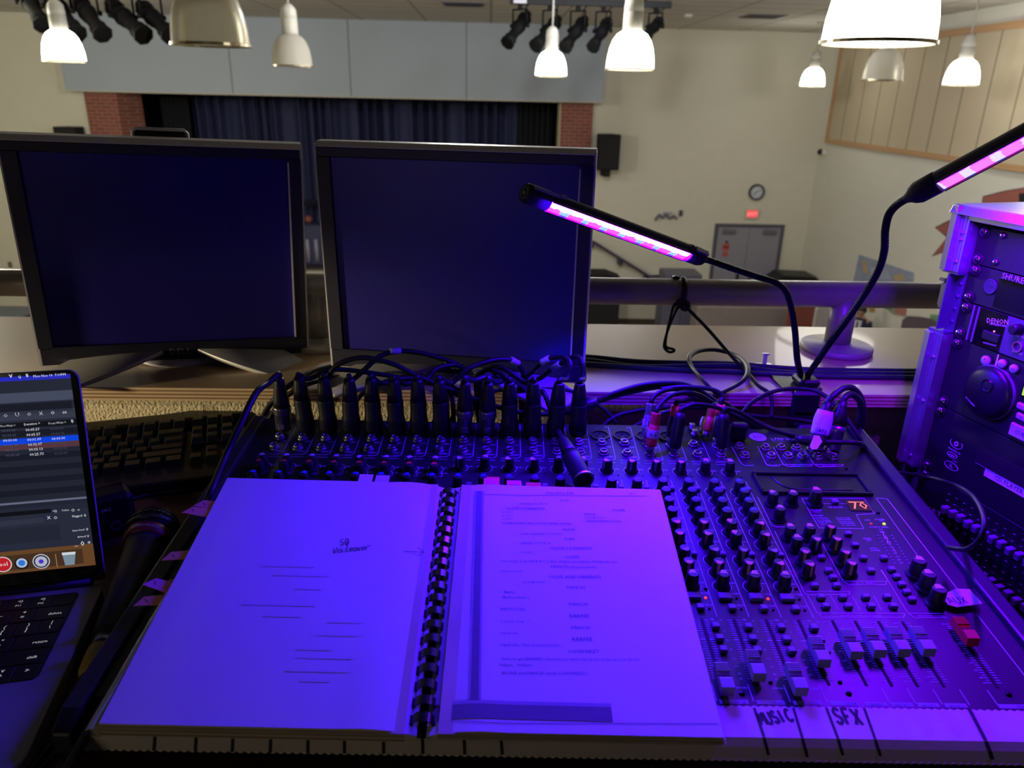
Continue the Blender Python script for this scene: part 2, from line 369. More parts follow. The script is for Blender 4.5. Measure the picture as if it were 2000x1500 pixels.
# stage spotlights -----------------------------------------------
m_spot = mat('spotlight_black', '08080a', .7, spec=.15)
def spotlight(px0, py0, px1, py1, Y, barz, label, group):
    a = at(px0, py0, y=Y); b = at(px1, py1, y=Y-.35); ax = (b-a); L = ax.length
    t = thing('stage_spotlight', label, 'spotlight', T(*a), group)
    M = frame((0, 0, 0), ax); k = L/.62
    mb = MB(); mb.lathe([(.0, -.02), (.05*k, 0), (.06*k, .06*k), (.06*k, .16*k), (.085*k, .2*k), (.085*k, .34*k), (.07*k, .36*k), (.07*k, .5*k), (.088*k, .52*k), (.088*k, L)], 20, 0, M, False, True)
    for q in (.1, .14, .27): mb.ring((0, 0), .06*k, .095*k, q*k-.006, q*k+.006, 16, 0, M)
    mb.part('barrel', [m_spot], t)
    mb = MB(); mb.ring((0, 0), .07*k, .105*k, L-.012, L+.01, 8, 0, M); mb.part('colour_frame', [m_spot], t)
    mid = ax*.42; sd = ax.cross(Vector((0, 0, 1))).normalized()*.12*k; top = Vector((mid.x, mid.y+.0, barz-a.z))
    mb = MB(); h = max(.12, top.z-mid.z-.1); mb.tube([mid+sd, mid+sd+Vector((0, 0, h)), mid-sd+Vector((0, 0, h)), mid-sd], .014, 6, 0, 0)
    mb.lathe([(.012, 0), (.028, .004), (.028, .03), (.0, .034)], 10, 0, frame(mid+sd, sd)); mb.lathe([(.012, 0), (.028, .004), (.028, .03), (.0, .034)], 10, 0, frame(mid-sd, -sd)); mb.part('yoke', [m_spot], t)
    mb = MB(); mb.box(top.x-.03, top.x+.03, top.y-.035, top.y+.035, mid.z+h-.01, top.z+.03, 0, .008); mb.part('clamp', [m_spot], t)
    mb = MB(); e = Vector((0, 0, 0)); mb.tube([e-ax*.02, e+Vector((-.05, .05, -.04)), e+Vector((-.02, .1, .1)), Vector((top.x+.1, top.y+.03, top.z-.05)), Vector((top.x+.16, top.y, top.z+.02))], .008, 6, 0, 5); mb.part('power_cord', [m_spot], t)
    return t
YA, YC = 9.6, 11.2
zA = at(200, -45, y=YA).z; zA = min(zA, CE-.1); zC = at(1150, 8, y=YC).z
LG = 'black spotlights on the long bar'; RG = 'black spotlights on the short bar'
names = ['first', 'second', 'third', 'fourth', 'fifth']
for i, (a0, b0, a1, b1) in enumerate([(42, -25, 84, 48), (88, -22, 148, 66), (148, -6, 200, 66), (212, 6, 280, 68), (272, 8, 332, 68)]):
    spotlight(a0, b0, a1, b1, YA, zA, f'black ellipsoidal stage spotlight, {names[i]} of the five aimed down over the grey fascia edge', LG)
for i, (a0, b0, a1, b1) in enumerate([(1032, 26, 991, 84), (1092, 36, 1046, 90), (1144, 36, 1104, 92), (1190, 38, 1158, 92), (1291, 38, 1262, 72)]):
    spotlight(a0, b0, a1, b1, YC, zC, f'black stage spotlight, {names[i]} along the short bar from the stage side', RG)
for nm, x0, x1, Y, z, lab in (('lighting_bar', at(20, 0, y=YA).x, at(390, 0, y=YA).x, YA-.15, zA, 'long black lighting bar carrying five spotlights'), ('lighting_bar', at(995, 8, y=YC).x, at(1306, 16, y=YC).x, YC-.15, zC, 'short square black lighting bar with five spotlights above the stage corner')):
    t = thing(nm, lab, 'lighting bar', T(x0, Y, z)); L = x1-x0
    mb = MB(); mb.box(0, L, -.035, .035, -.04, .04, 0, .004); mb.part('rail', [m_blackm], t)
    for x in (.35, L/2, L-.35):
        mb = MB(); mb.lathe([(.02, .04), (.02, CE-z)], 10, 0, T(x, 0, 0)); mb.part('drop_rod', [m_blackm], t)
    mb = MB(); mb.box(.05, .22, -.05, -.035, -.03, .03); mb.part('power_box', [mat('power_box_white', 'b9bcc6', .5)], t)

# loudspeakers on the wall ---------------------------------------
def wall_speaker(px, py, wpx, hpx, label, yawd):
    p = at(px, py, y=YB-.35); k = 16.4/FPX; w, h = wpx*k, hpx*k
    t = thing('wall_speaker', label, 'loudspeaker', T(*p) @ RZ(yawd))
    mb = MB(); mb.prism([(-w/2, 0), (w/2, 0), (w*.36, .32), (-w*.36, .32)], -h/2, h/2); mb.part('cabinet', [m_blackm], t, None, .015)
    mb = MB(); mb.box(-w*.45, w*.45, -.015, 0, -h*.45, h*.45, 0, .006); mb.part('grille', [mat('grille_black', '1a1a1f', .8, bump=.5, bscale=200)], t)
    mb = MB(); mb.box(-.06, .06, .02, .30, -h/2-.13, -h/2+.0, 0, .01); mb.part('bracket', [m_blackm], t)
wall_speaker(1190, 298, 42, 62, 'black loudspeaker on the cream wall beside the brick pier near the clock', 12)
wall_speaker(130, 282, 46, 58, 'black loudspeaker peeking over the monitor, beside the far brick pier', -14)

# clock, exit sign, notice, little fixtures -------------------------
p = at(1477, 375, y=YB); t = thing('wall_clock', 'round white wall clock with a dark rim above the exit sign', 'clock', frame((p.x, YB-.002, p.z), (0, -1, 0), (1, 0, 0)))
mb = MB(); mb.ring((0, 0), .135, .165, 0, .05, 32); mb.part('rim', [mat('clock_rim', '3a3942', .4)], t)
mb = MB(); mb.lathe([(.135, 0), (.135, .015)], 32)
for i in range(12): mb.box(-.006, .006, .1, .125, .015, .017, 1, 0, RZ(30*i))
mb.part('face', [mat('clock_face', 'c9cfd6', .5), m_ink], t)
mb = MB(); mb.box(-.007, .007, -.02, .07, .018, .021, 0, 0, RZ(-230)); mb.box(-.005, .005, -.02, .105, .022, .025, 0, 0, RZ(-60)); mb.part('hands', [m_ink], t)
p = at(1468, 417, y=YB); t = thing('exit_sign', 'small red lit exit sign over the double door', 'sign', frame((p.x, YB-.002, p.z), (0, -1, 0), (1, 0, 0)))
mb = MB(); mb.box(-.15, .15, -.1, .1, 0, .05, 0, .005); mb.part('case', [mat('sign_case', 'cfc5b8', .5)], t)
mb = MB(); mb.box(-.115, .115, -.075, .075, .05, .052, 0); mb.textc('EXIT', (0, -.035), .1, 1, .0525); mb.part('lettering', [glow('exit_pale', (.9, .1, .1), .9), glow('exit_red', (1, .25, .22), 1.6)], t)
p = at(1417, 482, y=YB); mb = MB(); M = frame((p.x, YB-.032, p.z), (0, -1, 0), (1, 0, 0)); mb.lathe([(.085, 0), (.085, .003)], 24, 0, M); mb.box(-.06, .06, -.2, -.1, 0, .003, 0, 0, M); mb.box(-.03, .03, .09, .13, 0, .003, 1, 0, M); mb.box(-.05, .05, -.015, .015, .003, .004, 1, 0, M)
solo(mb, 'door_notice', [mat('notice_red', 'b6544f', .7), m_ink], 'small red round notice stuck on the double door', 'notice')
p = at(1612, 297, x=XR); t = thing('wall_camera', 'tiny black and white camera in the corner under the framed panel', 'camera', T(XR, p.y, p.z))
mb = MB(); mb.box(-.08, 0, -.08, .0, -.05, .05, 0, .01); mb.part('mount', [m_white], t); mb = MB(); mb.sphere(.06, 14, 8, 0, T(-.09, .03, 0)); mb.part('lens_dome', [m_black], t)
p = at(1305, 421, y=YB); t = thing('wall_ornament', 'dark scrollwork fixture on the cream wall above the handrail', 'fixture', frame((p.x, YB, p.z), (0, -1, 0), (1, 0, 0)))
mb = MB(); mb.tube([(-.27, -.1, .03), (-.2, .02, .05), (-.13, -.04, .05), (-.06, .04, .05), (.02, -.05, .05), (.1, .0, .05), (.18, -.06, .04)], .025, 8); mb.part('scroll', [mat('ornament_grey', '6e6a78', .5)], t)
mb = MB(); mb.box(-.12, .06, .04, .09, .02, .05, 0, .01); mb.part('plate', [mat('ornament_pale', 'b3aeb8', .5)], t)
p = at(1329, 416, y=YB); mb = MB(); mb.box(p.x-.035, p.x+.035, YB-.05, YB, p.z-.06, p.z+.06, 0, .008); solo(mb, 'wall_box', [mat('small_dark_box', '4d4a58', .5)], 'small dark box on the wall beside the scrollwork fixture', 'box')
for px, py, lab in ((1150, 597, 'pale double socket on the wall under the rail beside the monitor'), (1161, 597, 'pale socket close to the stairs, right of its twin under the rail')):
    p = at(px, py, y=YB); mb = MB(); mb.box(p.x-.035, p.x+.035, YB-.012, YB, p.z-.06, p.z+.06, 0, .004); solo(mb, 'wall_socket', [mat('socket_grey', '8b8791', .5)], lab, 'socket')
p = at(20, 517, y=YB); mb = MB(); mb.box(p.x-.04, p.x+.04, YB-.015, YB, p.z-.06, p.z+.06, 0, .004); solo(mb, 'wall_switch', [mat('switch_dark', '6a6656', .5)], 'little dark switch on the cream wall beyond the first monitor', 'switch')
# sloping handrail and steps
a, b = at(1156, 471, y=15.8), at(1268, 540, y=15.8); t = thing('handrail', 'dark handrail sloping down the wall between monitor and door', 'handrail', T(*a))
mb = MB(); d = b-a; mb.tube([(-.25, 0, .0), (0, 0, 0), d, d+Vector((.35, 0, .02))], .035, 10, 0, 0); mb.part('rail', [mat('handrail_dark', '4b4658', .4, .3)], t)
for q in (0, .5, .97):
    mb = MB(); e = d*q; mb.box(e.x-.05, e.x+.05, e.y, .2, e.z-.14, e.z-.02, 0, .01); mb.part('wall_bracket', [_M['handrail_dark']], t)
# grey cabinet in front of the door
p = at(1328, 548, y=14.6); t = thing('grey_cabinet', 'grey metal cabinet on the hall floor below the door', 'cabinet', T(p.x, 14.7, FL)); hz = at(1325, 532, y=14.6).z-FL
mb = MB(); mb.box(-.34, .38, -.3, .3, 0, hz, 0, .01); mb.part('body', [mat('cabinet_grey', '5b5a6b', .5)], t)
mb = MB(); mb.box(-.3, .34, -.315, -.3, .08, hz-.06, 0, .004); mb.box(.02, .026, -.318, -.315, .08, hz-.06, 1); mb.part('door', [mat('cabinet_door', '55546a', .5), m_dark], t)
p = at(1180, 532, y=15.2); t = thing('equipment_case', 'low black case on the floor beside the handrail, edge of the second monitor', 'case', T(p.x, 15.2, FL)); hz = at(1160, 530, y=15.2).z-FL
mb = MB(); mb.prism([(-.5, 0), (.32, 0), (.32, hz*.93), (.05, hz), (-.5, hz)], -.25, .25, 0, RX(90)); mb.part('body', [m_blackm], t)
# long tan bench front beneath the cabinet
a, b = at(1345, 600, y=14.2), at(1545, 640, y=14.2); mb = MB(); mb.box(a.x+.05, b.x, 13.75, 14.2, FL, at(1400, 598, y=13.8).z, 0, .02); solo(mb, 'low_stage_block', [mat('dull_mauve_paint', '857a78', .7)], 'long low mauve grey box standing behind the rail, under the door', 'box')
# chairs
def hall_chair(px, py, Y, z_top, col, label, wd_=.46, yawd=0):
    p = at(px, py, y=Y); zt = at(px, z_top, y=Y).z-FL; t = thing('hall_chair', label, 'chair', T(p.x, Y, FL) @ RZ(yawd)); m = mat('chair_'+col, col, .5); k = wd_/.46
    mb = MB(); mb.box(-.22*k, .22*k, -.22, .22, .42, .46, 0, .015); mb.part('seat', [m], t)
    mb = MB(); n = 6; vs = []
    mb.prism([(-.22*k, .6), (.22*k, .6), (.23*k, zt-.08), (.17*k, zt-.01), (0, zt), (-.17*k, zt-.01), (-.23*k, zt-.08)], -.02, .02, 0, T(0, .22, 0) @ RX(90)); mb.part('backrest', [m], t)
    for x in (-.2*k, .2*k):
        mb = MB(); mb.tube([(x, .24, .0), (x, .22, .45), (x, .245, zt-.12)], .012, 8, 0, 4); mb.part('leg', [m_steel], t)
        mb = MB(); mb.tube([(x, -.24, 0), (x, -.2, .43)], .012, 8, 0, 0); mb.part('leg', [m_steel], t)
hall_chair(1580, 620, 13.2, 594, '8e4a3e', 'orange red chair back below the rail post', .62, 20)
hall_chair(1540, 612, 14.52, 594, '23213a', 'dark blue chair back next to the orange chair', .5, -10)
hall_chair(1630, 625, 12.6, 600, 'b9b4b4', 'pale grey chair half behind the rail post', .5, 25)
hall_chair(1797, 638, 10.6, 626, '584b55', 'dark plum chair back just showing over the ledge', .46, -25)
p = at(1570, 550, y=14.9); t = thing('upright_piano', 'black upright piano top beyond the rail, against the wall', 'piano', T(p.x-.12, 15.2, FL)); hz = at(1570, 533, y=15.2).z-FL
mb = MB(); mb.box(-.42, .42, -.3, .3, 0, hz-.12, 0, .02); mb.part('case', [m_black], t); mb = MB(); mb.prism([(-.45, hz-.12), (.45, hz-.12), (.36, hz-.02), (-.3, hz)], -.3, .3, 0, RX(90)); mb.part('lid', [m_black], t)
# ribbon mural painted on the right wall
def wall_poly(mb, pts, z0, z1, mi, x=XR):
    q = [at(a, b, x=x) for a, b in pts]; mb.prism([(p.y, p.z) for p in q], z0, z1, mi, Matrix(((0, 0, -1, XR), (1, 0, 0, 0), (0, 1, 0, 0), (0, 0, 0, 1))))
t = thing('ribbon_mural', 'brick red ribbon banner painted on the cream wall behind the rack', 'mural')
rib = [[(1822, 499), (1852, 462), (1828, 446), (1856, 432), (1896, 424), (1960, 405), (1960, 470), (1880, 480)], [(1918, 412), (1922, 385), (1965, 374), (2010, 366), (2080, 362), (2080, 440), (1990, 440), (1918, 450)]]
m_ribbon = mat('ribbon_red', '95564c', .7, var=.1); m_outl = mat('outline_dark', '3c302e', .8)
mb = MB()
for q in rib:
    cx = sum(a for a, b in q)/len(q); cy = sum(b for a, b in q)/len(q)
    wall_poly(mb, [(a+(2.2 if a > cx else -2.2), b+(1.8 if b > cy else -1.8)) for a, b in q], .001, .004, 0)
mb.part('outline', [m_outl], t)
for i, q in enumerate(rib): mb = MB(); wall_poly(mb, q, .004+.004*i, .007+.004*i, 0); mb.part('ribbon', [m_ribbon], t)
mb = MB(); wall_poly(mb, [(1992, 378), (2060, 372), (2060, 425), (1992, 420)], .011, .014, 0); mb.part('letter_block', [mat('mural_black', '16161c', .7)], t)
# children's maps on the wall
def paper_map(pts, col, spots, label):
    mb = MB(); wall_poly(mb, pts, .001, .005, 0); ms = [mat('map_'+col, col, .85, var=.25, scale=4.)]
    for k, (c, q) in enumerate(spots): wall_poly(mb, q, .005, .007, k+1); ms.append(mat('map_'+c, c, .85, var=.2, scale=6.))
    solo(mb, 'wall_map', ms, label, 'wall map')
paper_map([(1678, 497), (1786, 533), (1782, 578), (1662, 574)], '8d97ab', [('b59a68', [(1684, 507), (1693, 512), (1695, 535), (1687, 530)]), ('b09a72', [(1746, 538), (1765, 534), (1768, 548), (1748, 549)]), ('9fa3b8', [(1700, 520), (1735, 528), (1740, 545), (1705, 545)])], 'large blue sea map hung on the wall above the rail')
paper_map([(1697, 588), (1711, 590), (1709, 610), (1698, 610)], 'a98450', [], 'small ochre map piece on the wall beside the suited figure')
paper_map([(1716, 588), (1772, 592), (1770, 619), (1745, 615)], '9c9c8a', [('5f8a6a', [(1718, 590), (1742, 592), (1745, 608), (1728, 603)]), ('a86d62', [(1746, 592), (1772, 594), (1770, 616), (1748, 612)])], 'green and red map on the wall under the rail')
paper_map([(1818, 614), (1846, 616), (1842, 645), (1812, 643)], '6f9a6c', [], 'bright green map piece showing beside the rack latch')
# person at the far wall
p = at(1683, 600, x=6.25); t0 = Vector((6.25, p.y, FL)); hz = at(1683, 593.5, x=6.25).z-FL; k = hz/1.35
me = bpy.data.meshes.new('person'); zf = lambda z: z if z < .68 else .68+(z-.68)*1.19
V = [(0, 0, .68), (0, 0, .85), (0, 0, 1.02), (0, 0, 1.1), (0, 0, 1.135), (0, -.005, 1.20), (.1, 0, 1.02), (.155, .01, .85), (.15, -.05, .68), (-.1, 0, 1.02), (-.155, .01, .85), (-.15, -.05, .68), (.07, 0, .64), (.075, -.01, .35), (.08, 0, .05), (.085, -.1, .03), (-.07, 0, .64), (-.075, -.01, .35), (-.08, 0, .05), (-.085, -.1, .03)]
Eg = [(0, 1), (1, 2), (2, 3), (3, 4), (4, 5), (2, 6), (6, 7), (7, 8), (2, 9), (9, 10), (10, 11), (0, 12), (12, 13), (13, 14), (14, 15), (0, 16), (16, 17), (17, 18), (18, 19)]
Rr = [.1, .1, .09, .04, .075, .06, .055, .042, .032, .055, .042, .032, .075, .055, .04, .035, .075, .055, .04, .035]
me.from_pydata([(x*k, y*k, zf(z)*k) for x, y, z in V], Eg, []); t = bpy.data.objects.new('person', me); COL.objects.link(t); t.location = t0; t.rotation_euler.z = math.radians(-35)
m_skin = mat('skin', 'a87f6a', .6); me.materials.append(m_skin)
sk = t.modifiers.new('skin', 'SKIN'); ss = t.modifiers.new('sub', 'SUBSURF'); ss.levels = ss.render_levels = 2
me.skin_vertices[0].data[0].use_root = True
for i, r in enumerate(Rr): me.skin_vertices[0].data[i].radius = (r*k, r*k*(.75 if i < 3 else 1))
tag(t, 'person in a dark suit jacket, pale shirt and dark tie standing by the far wall', 'person')
m_suit = mat('dark_suit', '20213a', .8); m_shirt = mat('pale_shirt', 'b9b9c2', .8)
mb = MB(); mb.lathe([(.135*k, .6*k), (.13*k, .75*k), (.15*k, .95*k), (.15*k, 1.06*k), (.11*k, 1.13*k), (.05*k, 1.16*k)], 18, 0, Matrix.Diagonal((1, .78, 1, 1)), True, False)
for s in (-1, 1): mb.tube([(s*.12*k, 0, 1.09*k), (s*.17*k, .01*k, .88*k), (s*.155*k, -.05*k, .7*k)], lambda q: (.062-.014*q)*k, 10, 0, 5)
mb.part('jacket', [m_suit], t)
mb = MB(); mb.prism([(-.03*k, .72*k), (.03*k, .72*k), (.06*k, 1.13*k), (-.06*k, 1.13*k)], 0, .012*k, 0, T(0, -.118*k, 0) @ RX(90)); mb.part('shirt', [m_shirt], t)
mb = MB(); mb.prism([(-.012*k, .76*k), (0, .74*k), (.012*k, .76*k), (.011*k, 1.11*k), (-.011*k, 1.11*k)], 0, .006*k, 0, T(0, -.131*k, 0) @ RX(90)); mb.part('tie', [m_suit], t)
mb = MB()
for s in (-1, 1): mb.tube([(s*.075*k, 0, .64*k), (s*.08*k, -.01*k, .35*k), (s*.085*k, 0, .06*k)], lambda q: (.085-.03*q)*k, 10, 0, 5)
mb.part('trousers', [m_suit], t)
mb = MB(); mb.sphere(.08*k, 14, 10, 0, T(0, .02*k, 1.262*k) @ Matrix.Diagonal((1, 1.05, .95, 1))); mb.part('hair', [mat('dark_hair', '241b18', .7)], t)
mb = MB()
for s in (-1, 1): mb.sphere(.011*k, 8, 6, 0, T(s*.028*k, -.072*k, 1.225*k))
mb.part('eyes', [m_ink], t)
mb = MB(); mb.sphere(.013*k, 8, 6, 0, T(0, -.082*k, 1.2*k)); mb.part('nose', [m_skin], t); mb = MB(); mb.box(-.022*k, .022*k, -.082*k, -.07*k, 1.163*k, 1.17*k); mb.part('mouth', [mat('lips', '7a4a44', .6)], t)

# stage curtain (pleated) ------------------------------------------
mb = MB(); x0, x1 = at(372, 200, y=YB+1.6).x, at(1015, 200, y=YB+1.6).x; n = 420; rnd = random.Random(4); ph = 0; vs = []; fs = []
for i in range(n+1):
    u = i/n; ph += .16+.1*math.sin(u*37)+rnd.uniform(-.03, .03); yy = YB+1.6+.11*math.sin(ph*2.2)+.03*math.sin(ph*5.1)
    for z in (-2.4, -.6, CE): vs.append((x0+(x1-x0)*u, yy+(.02*math.sin(ph) if z < -1 else 0), z))
for i in range(n):
    for j in (0, 1): fs.append((3*i+j, 3*i+3+j, 3*i+4+j, 3*i+1+j))
mb.add(vs, fs, 0, True); solo(mb, 'stage_curtain', [mat('curtain_glare_navy', '2b3058', .75)], 'black pleated curtain, navy glare in its colour, closing the back of the stage', 'curtain')  # lens glare over the black cloth is put into the colour as navy
# dark wing drapes at both sides of the curtain
for xa, xb, lab in ((SX0+.9, x0+.05, 'plain black wing drape beside the far brick pier'), (x1-.05, SX1-.7, 'plain black wing drape beside the pier with the loudspeaker')):
    mb = MB(); vs = []; fs = []; n = 60
    for i in range(n+1):
        u = i/n; yy = YB+1.3+.03*math.sin(u*40)
        for z in (-2.4, CE): vs.append((xa+(xb-xa)*u, yy, z))
    for i in range(n): fs.append((2*i, 2*i+2, 2*i+3, 2*i+1))
    mb.add(vs, fs, 0, True); solo(mb, 'wing_drape', [mat('drape_black', '0f1018', .9)], lab, 'curtain')
# things on the stage seen between the monitors
YS = YB+.7; p = at(612, 480, y=YS)
t = thing('upright_amplifier', 'blue grey amplifier cabinet on stage seen between the monitors', 'amplifier', T(p.x, YS, -2.4)); zt = at(612, 436, y=YS).z+2.4
mb = MB(); mb.box(-.5, .5, -.25, .25, 0, zt, 0, .03); mb.part('cabinet', [mat('amp_blue_grey', '34385a', .6)], t)
for px in (601, 618):
    q = at(px, 480, y=YS-.3); mb = MB(); za, zb = at(px, 512, y=YS-.3).z+2.4, at(px, 468, y=YS-.3).z+2.4; mb.tube([(q.x-p.x, -.27, za), (q.x-p.x-.01, -.27, zb)], .045, 10, 0, 0); mb.part('handle', [mat('amp_handle', '8e8ea4', .4)], t)
q = at(603, 428, y=YS); mb = MB(); mb.sphere(.085, 12, 8, 0, T(q.x, YS, zt-2.4+.085)); solo(mb, 'orange_ball', [mat('dull_orange', '8a4a3c', .6)], 'dull orange ball on the amplifier top between the monitors', 'ball')
q = at(597, 398, y=YS+.3); t = thing('cymbal_stand', 'silver cymbal on a stand, over the orange ball on stage', 'cymbal', T(q.x, YS+.48, -2.4)); zc = q.z+2.4
mb = MB(); mb.lathe([(.2, 0), (.05, .03), (.0, .06)], 24, 0, T(0, 0, zc) @ RX(18), False, False); mb.part('cymbal', [m_steel], t); mb = MB(); mb.lathe([(.015, .0), (.015, zc)], 8)
for a in (0, 120, 240): mb.tube([(0, 0, .3), (.2*math.cos(math.radians(a)), .2*math.sin(math.radians(a)), .01)], .01, 6, 0, 0)
mb.part('tripod', [m_black], t)
# ceiling vents
for px, py, lab in ((905, 7, 'dark ceiling vent grille over the grey fascia'), (1490, 31, 'dark ceiling vent grille above the clock wall')):
    p = at(px, py, z=CE); t = thing('ceiling_vent', lab, 'vent', T(p.x, p.y, CE)); mb = MB(); mb.box(-.3, .3, -.3, .3, -.012, 0); mb.part('frame', [mat('vent_grey', '6d6a6a', .6)], t)
    mb = MB()
    for i in range(7): mb.box(-.26, .26, -.25+.075*i, -.2+.075*i, -.02, -.012)
    mb.part('slats', [mat('vent_dark', '35333a', .6)], t)
for px, py, lab in ((1345, 28, 'round smoke detector on the ceiling near the vent above the clock wall'),):
    p = at(px, py, z=CE); mb = MB(); mb.lathe([(.05, -.05), (.07, -.02), (.07, 0)], 20, 0, T(p.x, p.y, CE)); solo(mb, 'smoke_detector', [m_white], lab, 'detector')

# big text-free dark table at the far side seen under the left rail
p = at(15, 612, y=12.); t = thing('dark_table', 'dark blue green table on the hall floor under the rail, beyond the laptop', 'table', T(p.x, 12.0, FL)); hz = at(10, 590, y=11.6).z-FL
hz = max(.75, min(hz, 1.2))
mb = MB(); mb.box(-1.4, .35, -.45, .45, hz-.05, hz, 0, .01); mb.part('tabletop', [mat('table_slate', '3d4450', .4)], t)
for x in (-1.3, .28):
    for y in (-.38, .38): mb = MB(); mb.box(x-.03, x+.03, y-.03, y+.03, 0, hz-.05); mb.part('leg', [m_blackm], t)
# ================================================================ LEDGE, RAIL, DESK
LZ, DK = .838, .75
m_ply = mat('plywood_top', 'bfa57c', .42, var=.12, scale=5, stretch=(.4, 3, 1), spec=.5, coat=.12)
m_plyv = mat('plywood_veneer_dark', '8a6a48', .8, var=.2, scale=12); m_plyl = mat('plywood_veneer_light', 'cdb086', .8, var=.15, scale=12)
mb = MB(); mb.box(-3.2, 3.2, .962, 1.29, LZ-.0005, LZ, 0)
for i in range(7): mb.box(-3.2, 3.2, .962, 1.29, LZ-.0005-.0026*(i+1), LZ-.0005-.0026*i, 1+(i % 2))
solo(mb, 'ledge_board', [m_ply, m_plyl, m_plyv], 'long plywood ledge board on the block wall, carrying both monitors and the rail', 'ledge')
# guard rail
m_rail = mat('rail_paint_grey', '9a948c', .38, .2, var=.05, bump=.08, bscale=400)
p = at(1632, 683, z=LZ); rz = H-.289
t = thing('guard_rail', 'thick grey pipe guard rail on round flanged posts along the ledge', 'railing', T(p.x, p.y, LZ))
mb = MB(); mb.lathe([(.0211, -3.5), (.0211, 2.4)], 28, 0, T(0, 0, rz-LZ) @ RY(90)); mb.part('rail_pipe', [m_rail], t)
for dx in (0, at(622, 640, y=p.y).x-p.x):
    mb = MB(); mb.lathe([(.0205, .008), (.0205, rz-LZ)], 26, 0, T(dx, 0, 0)); ps = mb.part('post', [m_rail], t)
    mb = MB(); mb.lathe([(.055, 0), (.056, .002), (.056, .008), (.054, .01), (.024, .0105), (.0215, .014)], 40, 0, T(dx, 0, 0)); mb.part('flange', [mat('flange_worn', 'a9a69c', .5, .3, var=.3, scale=25)], ps)
# desk
m_desk = mat('desk_laminate', '5b3c2c', .42, var=.15, scale=6, stretch=(.3, 4, 1))
t = thing('desk', 'brown wood desk carrying the mixer, laptop and keyboard', 'desk', T(-.1, .6, 0))
mb = MB(); mb.prism([(-1.3, -.55), (.57, -.55), (.578, .20), (.655, .275), (.665, .39), (-1.3, .39)], DK-.03, DK); mb.part('desktop', [m_desk], t)
for x in (-1.25, .53):
    mb = MB(); mb.box(x-.025, x+.025, -.5, .36, 0, DK-.03); mb.part('side_panel', [m_desk], t)

